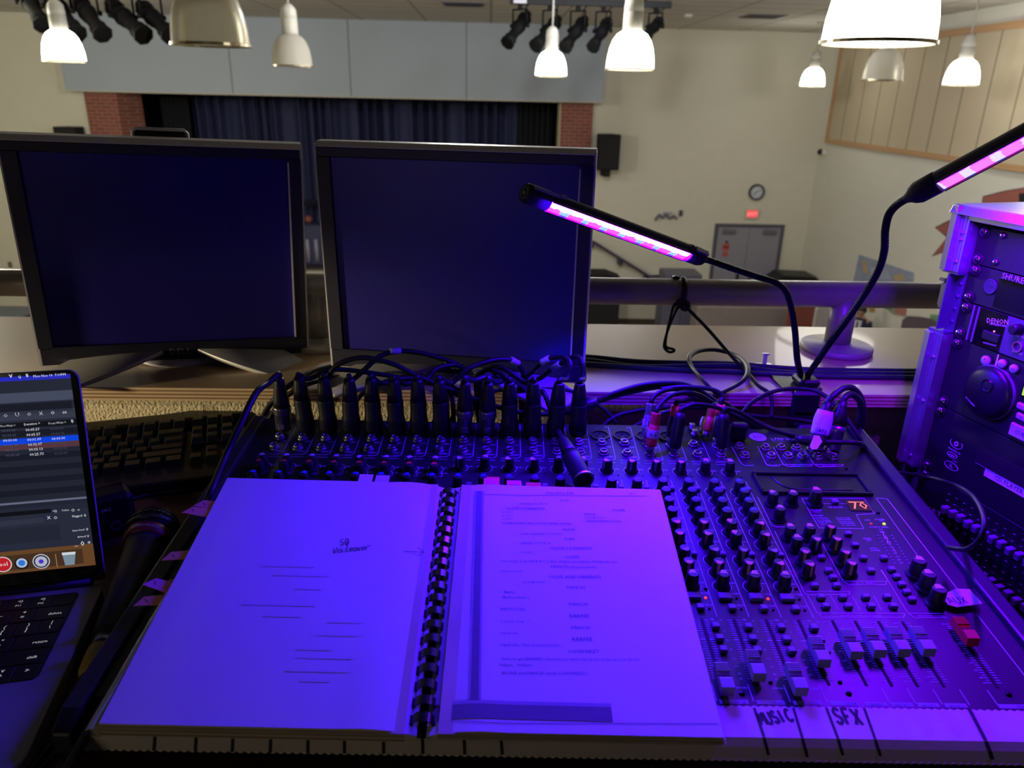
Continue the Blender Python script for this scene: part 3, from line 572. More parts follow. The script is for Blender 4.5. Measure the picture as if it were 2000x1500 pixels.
# ================================================================ MONITORS
m_bez = mat('monitor_black_glare', '17162c', .5, var=.04); m_scr = mat('screen_glare_navy', '241d80', .4, var=.02, spec=.35)  # navy in bezel and screen colours stands in for blue lens glare
m_btn = mat('monitor_icon', '55555c', .5)
def monitor(M, label, feet, raised, footyaw):
    w, h = .179, .306
    t = thing('computer_monitor', label, 'monitor', M)
    mb = MB(); b = .0165; bb = .026
    mb.box(-w, w, 0, .018, 0, bb, 0, .0015); mb.box(-w, w, 0, .018, h-b, h-.003, 0, .0015); mb.box(-w, -w+b, 0, .018, bb, h-b, 0); mb.box(w-b, w, 0, .018, bb, h-b, 0)
    # inner edge; the silver right strip is a painted specular glint
    for x0, x1, z0, z1, mi in ((w-b-.0012, w-b+.0008, bb+.002, h-b-.004, 1), (-w+b-.0008, -w+b+.0012, bb, h-b, 0), (-w+b, w-b, bb-.0008, bb+.0012, 0)): mb.box(x0, x1, -.0008, .004, z0, z1, mi)
    bz = mb.part('bezel', [m_bez, m_silver], t)
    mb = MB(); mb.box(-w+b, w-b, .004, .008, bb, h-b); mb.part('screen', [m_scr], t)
    mb = MB(); mb.prism([(.0, h-.0035), (.0, h-.0025), (.010, h+.003), (.03, h+.003), (.03, h-.0035)], -w-.002, w+.002, 0, Matrix(((0, 0, 1, 0), (1, 0, 0, 0), (0, 1, 0, 0), (0, 0, 0, 1)))); mb.box(-w-.0025, -w, .002, .03, 0, h, 0); mb.box(w, w+.0025, .002, .03, 0, h, 0); mb.box(-w-.002, w+.002, .002, .03, -.002, 0, 0); mb.part('silver_edge', [m_silver], t)
    mb = MB(); mb.box(-w+.004, w-.02, .018, .042, .006, h-.006, 0, .01); mb.part('back_shell', [m_bez], t)
    mb = MB(); mb.textc('DELL', (0, .0085), .0135, 0, .0006, RX(90) @ T(0, 0, 0)); mb.part('logo', [mat('logo_grey', '8a8a92', .4, .4)], bz)
    mb = MB()
    for i, s in enumerate(('=', '#', '-', '+', 'o')): mb.textc(s, (.1+.0155*i, .0105), .006, 0, .0006, RX(90))
    mb.part('button_icons', [m_btn], bz)
    # stand: column behind, two splayed feet
    top = h+(.009 if raised else -.003)
    mb = MB(); mb.box(-.034, .034, .055, .075, .0, top-.002, 1, .004); mb.tube([(-.034, .06, .1), (-.034, .058, top-.004), (-.03, .058, top), (.03, .058, top), (.034, .058, top-.004), (.034, .06, .1)], .0022, 8, 0, 0); mb.part('stand_column', [m_silver, m_black], t)
    gz = (LZ-M.translation.z)
    mb = MB(); mb.lathe([(.075, gz+.0005), (.075, gz+.004), (.06, gz+.007), (.0, gz+.007)], 32, 0, T(0, .06, 0) @ RZ(0)); mb.part('stand_base', [m_silver], t)
    for s in (-1, 1):
        # broad curved blade: rises from the ledge edge to the column
        mb = MB(); n = 10; vs = []; fs = []
        for i in range(n+1):
            u = i/n; cx = s*(.028+.135*u); cy = .04-.105*u; z = gz+.018*math.cos(u*1.57)**.8+.0015 if u < 1 else gz+.0015
            hw_ = .03+.012*math.sin(u*3.14)
            d = Vector((s*.135, -.105)).normalized(); e = Vector((-d.y, d.x))
            for q in (-1, 1):
                vs.append((cx+e.x*hw_*q, cy+e.y*hw_*q, z+.003)); vs.append((cx+e.x*hw_*q, cy+e.y*hw_*q, max(gz+.0003, z-.003)))
        for i in range(n):
            a = 4*i; b2 = a+4; fs += [(a, a+2, b2+2, b2), (a+1, b2+1, b2+3, a+3), (a, b2, b2+1, a+1), (a+2, a+3, b2+3, b2+2)]
        fs += [(0, 1, 3, 2), (4*n, 4*n+2, 4*n+3, 4*n+1)]
        mb.add(vs, fs, 0, True); mb.part('stand_foot', [mat('foot_silver', 'b9b7b2', .42, .25)], t, None, .001)
    return t
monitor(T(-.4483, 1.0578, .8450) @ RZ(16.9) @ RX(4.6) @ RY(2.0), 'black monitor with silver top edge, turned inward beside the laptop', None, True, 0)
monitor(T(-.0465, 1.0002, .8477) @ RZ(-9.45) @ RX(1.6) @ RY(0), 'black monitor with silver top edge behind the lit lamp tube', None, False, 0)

# ================================================================ KEYBOARD
m_key = mat('keycap_black', '1a191c', .32, spec=.6); m_kcase = mat('keyboard_case', '111114', .42)
KM = Matrix.Translation((-.4285, .975, DK)) @ RZ(17.7)          # origin under the F12 key
t = thing('computer_keyboard', 'black full-travel computer keyboard on the desk behind the laptop', 'keyboard', KM)
mb = MB(); mb.prism([(-.262, -.15), (.075, -.15), (.086, -.14), (.086, .03), (.07, .042), (-.27, .042), (-.275, .03), (-.275, -.14)], .004, .017); mb.prism([(-.275, .014), (.086, .014), (.086, .032), (.07, .043), (.02, .047), (-.02, .042), (-.27, .042)], .017, .03); mb.part('case', [m_kcase], t, None, .003)
def keycap(w, tall=.0):
    k = MB(); a, b = w/2-.0006, w/2-.0034
    k.add([(-a, -.0088, 0), (a, -.0088, 0), (a, .0088, 0), (-a, .0088, 0), (-b, -.006, .0095), (b, -.006, .0095), (b, .0074, .0095+tall), (-b, .0074, .0095+tall)], [(0, 1, 5, 4), (1, 2, 6, 5), (2, 3, 7, 6), (3, 0, 4, 7), (4, 5, 6, 7)]); return k
_KC = {}
def key(x, y, z, w=.019, s=None):
    c = (round(w, 4), s)
    if c not in _KC:
        k = keycap(w)
        if s: k.textc(s, (-w/2+.007, .0005), .0045, 1, .0098)
        _KC[c] = k.mesh('key', [m_key, mat('legend_grey', '8d8d94', .6)])
    link('key', _KC[c], t, T(x, y, z), .0008)
P = .01905
rows = [(0, .0255, [('', 1)]*0)]
fx = [0, -1, -2, -3, -4.6, -5.6, -6.6, -7.6, -9.2, -10.2, -11.2, -12.2, -14.2]
for i, x in enumerate(fx): key(x*P, 0, .026, P, ('F%d' % (12-i)) if i < 12 else 'Esc')
def row(y, z, items, xr):
    x = xr
    for s, w in items[::-1]:
        key(x-w*P/2, y, z, w*P, s or None); x -= w*P
XRt = P*.5
row(-.0275, .022, [(c, 1) for c in '`1234567890-=']+[('<-', 2)], XRt)
row(-.0465, .0195, [('Tab', 1.5)]+[(c, 1) for c in 'QWERTYUIOP[]']+[('\\', 1.5)], XRt)
row(-.0655, .0175, [('Caps', 1.75)]+[(c, 1) for c in "ASDFGHJKL;'"]+[('Enter', 2.25)], XRt)
row(-.0845, .017, [('Shift', 2.25)]+[(c, 1) for c in 'ZXCVBNM,./']+[('Shift', 2.75)], XRt)
row(-.1135+.010, .017, [('Ctrl', 1.25), ('#', 1.25), ('Alt', 1.25), ('', 6.25), ('Alt', 1.25), ('#', 1.25), ('=', 1.25), ('Ctrl', 1.25)], XRt)
for r, y, z in ((0, 0, .026), (1, -.0275, .022), (2, -.0465, .0195)):
    for c, s in enumerate((('Prt', 'Scr', 'Brk'), ('Ins', 'Hm', 'Up'), ('Del', 'End', 'Dn'))[r]): key(XRt+.0145+c*P, y, z, P, s)
key(XRt+.0145+P, -.0845, .017, P, '^')
for c in range(3): key(XRt+.0145+c*P, -.1035, .017, P, '<v>'[c])
# ================================================================ LAPTOP
m_lap = mat('laptop_space_grey', '8f8c94', .5, .15, var=.03); m_lapk = mat('laptop_key', '0a0a0c', .5); m_lglass = mat('laptop_glass', '060608', .15)
fwd2 = Vector((-.194, .981, 0)).normalized(); rgt2 = Vector((fwd2.y, -fwd2.x, 0))
LM = Matrix((rgt2, fwd2, Vector((0, 0, 1)))).transposed().to_4x4(); LM.translation = Vector((-.3702, .6266, DK))   # origin: rear corner beside the keyboard
lt = thing('laptop', 'open grey laptop showing a cue list, cut by the picture edge', 'laptop', LM)
mb = MB(); n = 6; c = .012; pl = []
for cx, cy, a0 in ((-c, -c, 0), (-.312+c, -c, 90), (-.312+c, -.2212+c, 180), (-c, -.2212+c, 270)):
    for i in range(n+1): a = math.radians(a0+90*i/n); pl.append((cx+c*math.cos(a), cy+c*math.sin(a)))
mb.prism(pl, .001, .0165); mb.part('base', [m_lap], lt, None, .0012)
LS = Surf(LM @ T(0, 0, .0166))
kx1, ky1 = LS.loc(157, 1156); kx0 = kx1-.285; ky0 = LS.loc(85, 1325)[1]
mb = MB(); mb.prism([(kx0, ky0+.004), (kx0+.004, ky0), (kx1-.004, ky0), (kx1, ky0+.004), (kx1, ky1-.004), (kx1-.004, ky1), (kx0+.004, ky1), (kx0, ky1-.004)], .0165, .0167); mb.part('keyboard_well', [m_lapk], lt)
m_led = glow('backlit_legend', (.75, .78, .9), .55)
def lkey(x1, y, w, h, legends):
    mb = MB(); mb.box(x1-w+.0008, x1-.0008, y-h+.0008, y-.0008, .0167, .0174, 0, .0003)
    for s, dx, dy, sz in legends: mb.textc(s, (x1-w/2+dx, y-h/2+dy), sz, 1, .01745)
    mb.part('key', [m_lapk, m_led], lt)
rh = (ky1-ky0)/6
for j, rw in enumerate([[('', 1.0), ('F12', 1), ('F11', 1), ('F10', 1), ('F9', 1)], [('delete', 1.5), ('+=', 1), ('_-', 1), (')0', 1), ('(9', 1)], [('|\\', 1.0), ('}]', 1), ('{[', 1), ('P', 1), ('O', 1)], [('return', 1.75), ("\"'", 1), (':;', 1), ('L', 1), ('K', 1)], [('shift', 2.25), ('?/', 1), ('>.', 1), ('<,', 1)], [('>', 1), ('v^', 1), ('<', 1), ('option', 1), ('command', 1.25)]]):
    x = kx1-.0015; y = ky1-rh*j
    for s, w in rw:
        w *= .019
        if len(s) == 2: lg = [(s[0], 0, .0032, .006), (s[1], 0, -.0035, .006)]
        elif s in ('delete', 'return', 'shift', 'option', 'command'): lg = [(s, w/2-.011, -.003, .0046)]
        elif s[:1] == 'F': lg = [(s, 0, -.004, .0035), ('<)', 0, .002, .005)]
        else: lg = [(s, 0, 0, .006)] if s else []
        lkey(x, y, w, rh, lg); x -= w
# lid
tl = math.radians(10); upl = Vector((0, 0, 1))*math.cos(tl)+fwd2*math.sin(tl); nl = rgt2.cross(upl)   # normal toward the viewer
SM = Matrix((rgt2, upl, nl)).transposed().to_4x4(); SM.translation = LM @ Vector((0, .002, .0185))
SMl = LM.inverted() @ SM
LW, LH = .312, .2085
mb = MB(); pl = []; c = .010
for cx, cy, a0 in ((-c, LH-c, 0), (-LW+c, LH-c, 90), (-LW+.001, .001, 180), (-.001, .001, 270)):
    cc = c if cy > .1 else .001
    for i in range(n+1): a = math.radians(a0+90*i/n); pl.append((cx+cc*math.cos(a), cy+cc*math.sin(a)))
mb.prism(pl, -.0045, 0, 0, SMl, 1); lid = mb.part('lid', [m_lap, m_lglass], lt, None, .0006)
mb = MB(); mb.lathe([(.006, -.30), (.006, -.012)], 14, 0, LM.inverted() @ LM @ T(0, .002, .0165) @ RY(90) @ T(0, 0, 0)); mb.part('hinge', [m_lapk], lt)
SS = Surf(SM)
mb = MB(); SMT = []; _cols = {}
def sc(col, es=.8):
    k = (col, es)
    if k not in _cols: _cols[k] = len(SMT); SMT.append(glow('display_%s_%d' % (col, es*100), lin(col), es))
    return _cols[k]
L_ = lambda a, b: SS.loc(a, b)
uR, wT = L_(138, 738)[0], L_(80, 733)[1]; wB = L_(100, 1112)[1]; uL = -LW+.007
uR = min(uR, -.0055)
def q4(u0, u1, w0, w1, col, lay, es=.8): mb.box(u0, u1, w0, w1, .0001*lay, .0001*lay+.00004, sc(col, es), 0, SMl)
Wf = lambda py, px=90: L_(px, py)[1]
q4(uL, uR, wB, wT, '2a2d3c', 1)                                   # window ground
q4(uL, uR, Wf(741), wT, '2c30c8', 2)                               # menu bar
q4(uL, uR, wB, Wf(1070), '6d4a2c', 2)                              # desert wallpaper
q4(uL, uR-.010, wB+.003, Wf(1078), '4b3424', 3)                    # dock
q4(uL, uR, Wf(783), Wf(764), '4b5166', 2); q4(uL, uR-.002, Wf(806), Wf(786), '1d1f2b', 2)
q4(uL, uR, Wf(818), Wf(800), '3b3f50', 2); q4(uL, uR, Wf(833), Wf(822), '15161d', 2)
def wrow(y0, y1, col, lay=3, u0=None, u1=None, es=.8): q4(uL if u0 is None else u0, uR if u1 is None else u1, Wf(y1), Wf(y0), col, lay, es)
ys = [838+11.5*i for i in range(14)]
for i, y in enumerate(ys): wrow(y, y+11.5, '262938' if i % 2 else '1c1e2b', 3)
wrow(853, 864, '0a3fd0', 4, es=1.1); wrow(864, 875, '5a3a44', 4)
wrow(976, 980, '6c7088', 4); wrow(981, 1068, '2b2f40', 3); wrow(994, 1002, '12131b', 4, None, L_(100, 998)[0]); wrow(1010, 1020, '33384a', 4, None, L_(86, 1015)[0]); wrow(1026, 1056, '262a39', 4, None, L_(118, 1040)[0])
def st(s, p0, p1, col='e8eaf4', es=.9): mb.text(s, L_(*p0), L_(*p1), sc(col, es), .0007, 1, SMl)
st('Mon Nov 10  7:10PM', (66, 737), (129, 733)); st('Q', (36, 738), (42, 738)); st('8', (52, 737), (57, 736)); st('v', (19, 738), (26, 737))
st('Pre-Wait >', (2, 834), (31, 832), 'c8cad6'); st('Duration >', (48, 831), (79, 828), 'e8eaf4'); st('Post-Wait >', (96, 829), (130, 826), 'c8cad6'); st('8', (140, 826), (145, 825), 'c8cad6')
for i, s in enumerate(('00:05.57', '00:05.57', '00:01.09', '00:02.97', '00:03.13', '00:25.73')):
    y = 842+9.6*i; dx = 1.6*i; st(s, (51+dx, y), (78+dx, y-2))
    if i == 2: st('00:00.00', (7, y+1.5), (34, y)); st('00:00.00', (102, y-2), (128, y-4))
    else: st('00:00.00', (4+dx, y+1.5), (31+dx, y), '565b70', .8); st('00:00.00', (99+dx, y-2), (125+dx, y-4), '4a4e62', .8)
for i, s in enumerate(('O', 'U', 'O', 'X', 'o', '88')): st(s, (8.5+23*i, 815-1.4*i), (16+23*i, 814-1.4*i), 'c8cad6')
st('Color:', (121, 998), (136, 997)); st('O', (140, 999), (147, 998.5)); st('o', (152, 997), (156, 997)); st('<))', (104, 1000), (112, 999))
st('Flagged:', (142, 1010), (162, 1008)); st('Auto-load:', (142, 1038), (166, 1035)); st('Armed:', (152, 1050), (169, 1048)); st('0', (165, 1009), (169, 1008.5)); st('0', (169, 1036), (173, 1035.5)); st('V', (170.5, 1049), (175, 1048.5))
st('X', (93, 1014), (100, 1013)); st('O', (106, 1014), (113, 1013)); st('_', (146, 1065), (153, 1065)); st('0', (159, 1066), (166, 1065)); st('*', (173, 1066), (179, 1065))
def disc(px, py, rpx, col, lay, es=.9):
    u, w = L_(px, py); r = abs(L_(px+rpx, py)[0]-u); mb.lathe([(r, .0001*lay), (r, .0001*lay+.00005)], 28, sc(col, es), SMl @ T(u, w, 0))
disc(6, 1102, 18, 'd8d6da', 5); disc(6, 1102, 16, 'c2202c', 6); st('ool', (0, 1106), (16, 1104), 'f2f2f4')
disc(43, 1100, 14, '16181e', 5); disc(43, 1099, 11, 'b9c6da', 6); disc(43, 1099, 7, '2f7ad8', 7); disc(81, 1096, 17, 'c9cbd8', 5); disc(81, 1096, 15, '22243a', 6); disc(81, 1096, 12, 'b6bacb', 7); disc(81, 1096, 5, '4b36c8', 8)
a, b = L_(108, 1082), L_(112, 1107); q4(a[0], a[0]+.0006, b[1], a[1], 'b08f6a', 5)
pts = [L_(121, 1079), L_(148, 1077), L_(146, 1102), L_(128, 1104)]; mb.prism(pts[::-1], .0005, .00055, sc('8aa0b4', .7), SMl); pts = [L_(121, 1079), L_(148, 1077), L_(147, 1082), L_(122, 1084)]; mb.prism(pts[::-1], .0006, .00065, sc('d5dbe4', .9), SMl)
mb.part('display', SMT, lid)
# ================================================================ MICROPHONE
hd = Vector((-.3533, .700, DK+.0275)); tail = Vector((-.3290, .544, DK+.018)); ax = (tail-hd).normalized()
MM = frame(hd, ax, (1, 0, 0)); t = thing('handheld_microphone', 'black vocal microphone with mesh head lying on the desk beside the laptop', 'microphone', MM)
m_grille = mat('mic_mesh', '1c1c20', .38, .7, var=.3, scale=300, bump=0)
nt = m_grille.node_tree; vo = nt.nodes.new('ShaderNodeTexVoronoi'); vo.inputs['Scale'].default_value = 480; tc = nt.nodes.new('ShaderNodeTexCoord'); bp = nt.nodes.new('ShaderNodeBump'); bp.inputs['Strength'].default_value = .9; bp.inputs['Distance'].default_value = .001
nt.links.new(tc.outputs['Object'], vo.inputs['Vector']); nt.links.new(vo.outputs['Distance'], bp.inputs['Height']); nt.links.new(bp.outputs['Normal'], nt.nodes['Principled BSDF'].inputs['Normal'])
mb = MB(); mb.sphere(.027, 40, 24); mb.part('mesh_head', [m_grille], t)
for a in range(0):
    pass
mb = MB()
for j in range(1, 12):
    an = math.pi*j/12
    for sgn in (1,):
        mb.ring((0, 0), .027*math.sin(an)-.0003, .027*math.sin(an)+.0005, -.027*math.cos(an)-.0004, -.027*math.cos(an)+.0004, 40)
for j in range(28): mb.tube([(.0272*math.sin(math.pi*q/14)*math.cos(j*math.pi/14), .0272*math.sin(math.pi*q/14)*math.sin(j*math.pi/14), -.0272*math.cos(math.pi*q/14)) for q in range(1, 13)], .00035, 4, 0, 0)
mb.part('wire_weave', [mat('weave_dark', '2c2c30', .3, .9)], t)
mb = MB(); mb.lathe([(.0275, -.002), (.0281, -.001), (.0281, .001), (.0275, .002)], 40, 0, RX(18)); mb.part('head_band', [mat('band_grey', '55555c', .3, .9)], t)
mb = MB(); mb.lathe([(.0235, .0135), (.0245, .015), (.024, .026), (.022, .028)], 36, 0); 
wv = Vector((0, 0, 1)); lz = (MM.to_3x3().inverted() @ Vector((.25, -.3, 1))).normalized(); a0 = math.degrees(math.atan2(lz.y, lz.x))
mb.part('red_collar', [mat('collar_red', '7d1f2c', .4, .2)], t)
mb = MB(); v, fc, xa, xb = glyphs('audio-technica'); k = .034/(xb-xa); vs = []
for x, y in v:
    th = math.radians(a0)-((x-xa)*k-.017)/.0246; vs.append((.0247*math.cos(th), .0247*math.sin(th), .0235-y*k*1.1))
mb.add(vs, fc); mb.part('lettering', [mat('collar_print', 'c9b5bb', .5)], t)
L = (tail-hd).length
mb = MB(); mb.lathe([(.022, .027), (.0195, .034), (.0185, .05), (.0165, .10), (.0135, L-.003), (.0125, L)], 32); mb.part('handle', [mat('mic_body', '151517', .5)], t)
mb = MB(); mb.lathe([(.0105, L), (.0105, L+.017)], 24); mb.part('connector_shell', [m_steel], t)
mb = MB(); mb.lathe([(.0105, L+.014), (.0118, L+.016), (.012, L+.028), (.0115, L+.04), (.0085, L+.046)], 20); mb.box(-.004, .0135, .004, .0125, L+.03, L+.0405, 0, .002); mb.part('yellow_tape', [mat('tape_yellow', 'b39b3c', .5, var=.15, scale=200, bump=.3)], t)
mb = MB(); mb.lathe([(.0085, L+.044), (.0088, L+.06), (.006, L+.075)], 18); mb.part('strain_relief', [m_black], t)
e = MM @ Vector((0, 0, L+.07)); Mi = MM.inverted()
mb = MB(); mb.tube([Mi @ Vector(q) for q in [e, (-.322, .445, DK+.008), (-.335, .38, DK+.0035), (-.36, .30, DK+.0035), (-.40, .2, DK+.0035)]], .0032, 8); mb.part('cable', [m_rubber], t)
# ================================================================ SMALL BLACK BOX WITH A JACK
p = at(213, 1015, z=DK+.025); BM = T(p.x-.012, p.y+.012, DK) @ RZ(35)
t = thing('headset_box', 'small black box with a round jack, standing between laptop and microphone', 'audio box', BM)
mb = MB(); mb.box(-.03, .03, -.018, .018, 0, .052, 0, .006, RX(0)); mb.part('body', [m_black], t, None, .001)
mb = MB(); mb.ring((.008, .017), .0035, .0058, 0, .002, 20, 0, T(0, -.018, 0) @ RX(90)); mb.part('jack', [mat('jack_brown', '5a4450', .4, .4)], t)
mb = MB(); mb.textc('MIC', (.002, .036), .0052, 0, .0003, T(0, -.018, 0) @ RX(90)); mb.part('lettering', [m_print], t)
Bi = BM.inverted(); mb = MB(); mb.tube([Bi @ Vector(q) for q in [BM @ Vector((.03, .005, .012)), at(235, 983, z=DK+.008), at(290, 967, z=DK+.0035), at(360, 957, z=DK+.0035), at(415, 945, z=DK+.0035), at(450, 925, z=DK+.0035)]], .003, 8); mb.part('cable', [m_rubber], t)
# ================================================================ MIXER
EX = Vector((.9996, -.0297, .0025)).normalized(); EYv = Vector((.0294, .9964, .0799)); EYv = (EYv-EX*EYv.dot(EX)).normalized(); NM = EX.cross(EYv)
MX = Matrix((EX, EYv, NM)).transposed().to_4x4(); MX.translation = Vector((.02876, .8627, .8191))   # panel surface, middle of the XLR row
MS = Surf(MX); PT = .02836
def cu(c): return (c-11)*PT
def mp(u, v, h=0): return MX @ Vector((u, v, h))
def C_(x, y): return (1300+x/3.3333, 700+y/3.3333)
def D_(x, y): return (1300+x/3.3333, 1050+y/3.3333)
m_panel = mat('mixer_panel', '101015', .42, .0, var=.05, spec=.5); m_rail2 = mat('mixer_rail', '26252d', .42, .2, bump=.05, bscale=300)
m_knob = mat('knob_black', '101013', .5); m_bt = mat('button_grey', '6b6a72', .5); m_fad = mat('fader_cap_grey', '9b99a2', .5); m_red = mat('fader_cap_red', 'd2222b', .45, emit=None)
mixer = thing('mixing_console', 'wide black mixing console under the open script, full of knobs', 'mixer', MX)
UL, UR, VB, VF = -.314, .432, .0294, -.4136
def zdesk(v): return -(MX.translation.z+EYv.z*v-DK-.001)
mb = MB()
mb.box(UL, UR, VF-.001, VB, -.004, 0); mb.part('panel', [m_panel], mixer)
mb = MB(); prof = [(VB, 0), (VB, zdesk(VB)), (-.440, zdesk(-.44)), (-.4495, -.018), (-.4535, -.0105), (-.4470, -.0045), (-.4426, -.0005), (VF, -.0005)]
mb.prism([(v, h) for v, h in prof], -.306, .447, 0, Matrix(((0, 0, 1, 0), (1, 0, 0, 0), (0, 1, 0, -.0005), (0, 0, 0, 1)))); mb.part('body', [m_panel], mixer)
for x0, x1 in ((-.330, UL), (UR+.004, UR+.021)):
    pr_ = [(VB+.004, -.02), (VB+.004, .002), (VB-.004, .006), (-.43, .005), (-.447, -.002), (-.450, -.02), (-.445, zdesk(-.445)), (VB, zdesk(VB))]
    mb = MB(); mb.prism(pr_, x0, x1, 0, Matrix(((0, 0, 1, 0), (1, 0, 0, 0), (0, 1, 0, 0), (0, 0, 0, 1)))); mb.part('side_rail', [m_rail2], mixer, None, .0025)
# --- printed lettering
pl = MB()
def pline(a, b, w=.0006, mi=0, h=.0003):
    a, b = Vector(a), Vector(b); d = (b-a).normalized(); e = Vector((-d.y, d.x))*w/2
    pl.add([(*(a-e), h), (*(b-e), h), (*(b+e), h), (*(a+e), h)], [(0, 1, 2, 3)], mi)
def stroke(mb, pts, w, M=None, mi=0, h=.0003, f=None):
    P = [Vector(p) for p in pts]; vs = []
    for i, p in enumerate(P):
        d = (P[min(i+1, len(P)-1)]-P[max(i-1, 0)]).normalized(); e = Vector((-d.y, d.x))*w/2
        for q in (p-e, p+e): vs.append((q.x, q.y, h+(f(q.x, q.y) if f else 0)))
    mb.add(vs, [(2*i, 2*i+2, 2*i+3, 2*i+1) for i in range(len(P)-1)], mi, False, M)
for c in range(1, 21):
    u = cu(c); ur = u+PT*.5-.001
    if c < 20: pline((ur, .024), (ur, -.054))
    pline((ur, -.054), (ur-.004, -.058)); pline((ur-.004, -.058), (u-PT*.5+.004, -.058)); pline((ur-.001, -.0635), (u-PT*.5+.004, -.0635), .0005)
    pl.textc(str(c), (ur-.003, .0215), .0045); pl.textc('INSERT', (u+.0065, -.0515), .0034); pl.textc('LINE', (u+.008, -.028), .0032); pl.textc('MIC', (u+.009, -.0105), .0032)
    gv = -.0857 if c <= 8 else -.081
    for v, t_ in ((gv, 'GAIN'),)+(((-.0968, 'COMP'),) if c <= 8 else ()):
        pl.ring((u, v), .0086, .0091, .0002, .0003, 18, 0, None, -50, 230); pl.textc(t_, (u+.0108, v+.002), .0028)
for c in range(15, 21):
    u = cu(c); ur = u+PT*.5
    pline((ur, -.10), (ur, -.318)); pline((ur-.012, -.106), (ur-.004, -.106), .0035); 
    for v, t_ in ((-.122, 'HIGH'), (-.140, 'MID'), (-.1585, 'FREQ'), (-.177, 'LOW'), (-.197, 'AUX 1'), (-.216, 'AUX 2'), (-.241, 'AUX 3'), (-.260, 'AUX 4'), (-.2785, 'PAN')):
        pl.ring((u, v), .0084, .0089, .0002, .0003, 18, 0, None, -50, 230); pl.textc(t_, (u+.0105, v+.004), .0026)
    for i in range(7): pl.box(u+.011, u+.0116, -.221-.003*i, -.2205-.003*i, .0002, .0003)
    pl.textc('MUTE', (u+.0095, -.2895), .0034); pl.textc('SOLO', (u+.0095, -.3045), .0034)
    for i in range(4): pl.box(u+.0042+.0012*i, u+.0047+.0012*i, -.2945, -.2941, .0002, .0003); pl.box(u+.0042+.0012*i, u+.0047+.0012*i, -.3085, -.3081, .0002, .0003)
FADS = [cu(17), cu(18), cu(19), cu(20), .2850, .3050, .3255, .3465, .3890]
for k, u in enumerate(FADS):
    pl.box(u-.0011, u+.0011, -.3925, -.3205, .0003, .0006, 1)
    for i in range(26):
        v = -.3225-.0026*i*(1 if i < 18 else 1); 
        big = i in (0, 5, 9, 13, 17, 21, 25)
        for s in (-1, 1): pl.box(u+s*.0040-.0018-(.0006 if big else 0), u+s*.0040+.0018, v-.0002, v+.0002+(.0005 if i == 9 else 0), .0002, .0003)
    for i, s in ((0, '10'), (5, '5'), (9, '0'), (13, '-5'), (17, '-10'), (20, '-20'), (23, '-40'), (25, '60')): pl.textc(s, (u+(.0165 if k < 4 else -.0078), -.3235-.0026*i), .0026)
    if 3 < k < 8: pline((u+.0105, -.395), (u+.0105, -.410)); pl.box(u-.009, u+.008, -.4125, -.4085, .0002, .0003, 2); pl.textc('GROUP %d' % (k-3), (u-.0005, -.412), .0026, 1, .0004)
    if k < 4: pl.box(u-.006, u+.016, -.4125, -.4085, .0002, .0003, 2); pl.textc(('17-18', '19-20', '21-22', '23-24')[k], (u+.01, -.412), .0036, 1, .0004); pl.textc('SIGNAL', (u+.015, -.3975), .0026); pline((u-.008, -.3935), (u-.008, -.41)); pl.textc('GR', (u+.009, -.3225), .003)
pl.box(.379, .421, -.4125, -.4085, .0002, .0003, 2); pl.textc('MAIN MIX', (.40, -.412), .003, 1, .0004); pline((.379, -.395), (.379, -.41))
def P_(x, y, f=C_): return MS.loc(*f(x, y))
def box_out(pts, w=.0006):
    for i in range(len(pts)-1): pline(pts[i], pts[i+1], w)
box_out([P_(600, 575), P_(655, 690), P_(690, 703), P_(740, 700), P_(745, 690)]); box_out([P_(700, 575), P_(765, 690), P_(800, 706), P_(950, 703), P_(955, 692), P_(755, 692)]); box_out([P_(900, 590), P_(965, 690), P_(1000, 708), P_(1150, 703), P_(1158, 692), P_(970, 692)])
box_out([P_(430, 575), P_(490, 685), P_(520, 700), P_(575, 696)])
pl.text('ADD OUT', P_(660, 699), P_(730, 698)); pl.text('AUX SENDS', P_(820, 701), P_(905, 700)); pl.text('GROUP OUTS', P_(1020, 703), P_(1110, 702))
box_out([P_(885, 912), P_(1000, 1105), P_(1290, 1110), P_(1240, 1018), P_(1360, 1012), P_(1290, 912), P_(885, 912)]); pline(P_(1010, 947), P_(1200, 947))
pl.text('PROGRAM', P_(945, 992), P_(1020, 992)); pl.text('TAP/DUTY', P_(965, 1003), P_(1015, 1003)); pl.text('FX MUTE', P_(1065, 975), P_(1155, 975)); pl.text('INTERNAL', P_(1232, 988), P_(1315, 988)); pl.text('FX LIST', P_(965, 1028), P_(1030, 1028))
for i in range(5):
    pl.text(('00-09 ECHO', '10-19 ECHO+VERB', '20-29 TREM', '30-49 PLATE', '50-59 CHORUS')[i], P_(975+9*i, 1043+11.5*i), P_(1060+9*i, 1043+11.5*i)); pl.text(('60-69 VOCAL', '70-79 ROTARY', '80-84 SMALL ROOM', '85-89 FLANGER', '90-99 LARGE HALL')[i], P_(1110+9*i, 1043+11.5*i), P_(1205+9*i, 1043+11.5*i))
pl.text('+48V', P_(1297, 1057), P_(1335, 1057)); pl.text('POWER', P_(1367, 1053), P_(1430, 1053)); pl.text('ON', P_(1393, 1062), P_(1418, 1062)); pl.text('OUTPUT LEVEL', P_(1330, 1103), P_(1455, 1103)); pl.text('LEVEL', P_(1290, 1178), P_(1345, 1178)); pl.text('SET', P_(1310, 1189), P_(1340, 1189)); pl.text('SOLO', P_(1335, 1241), P_(1382, 1241)); pl.text('ACTIVE', P_(1338, 1255), P_(1398, 1255))
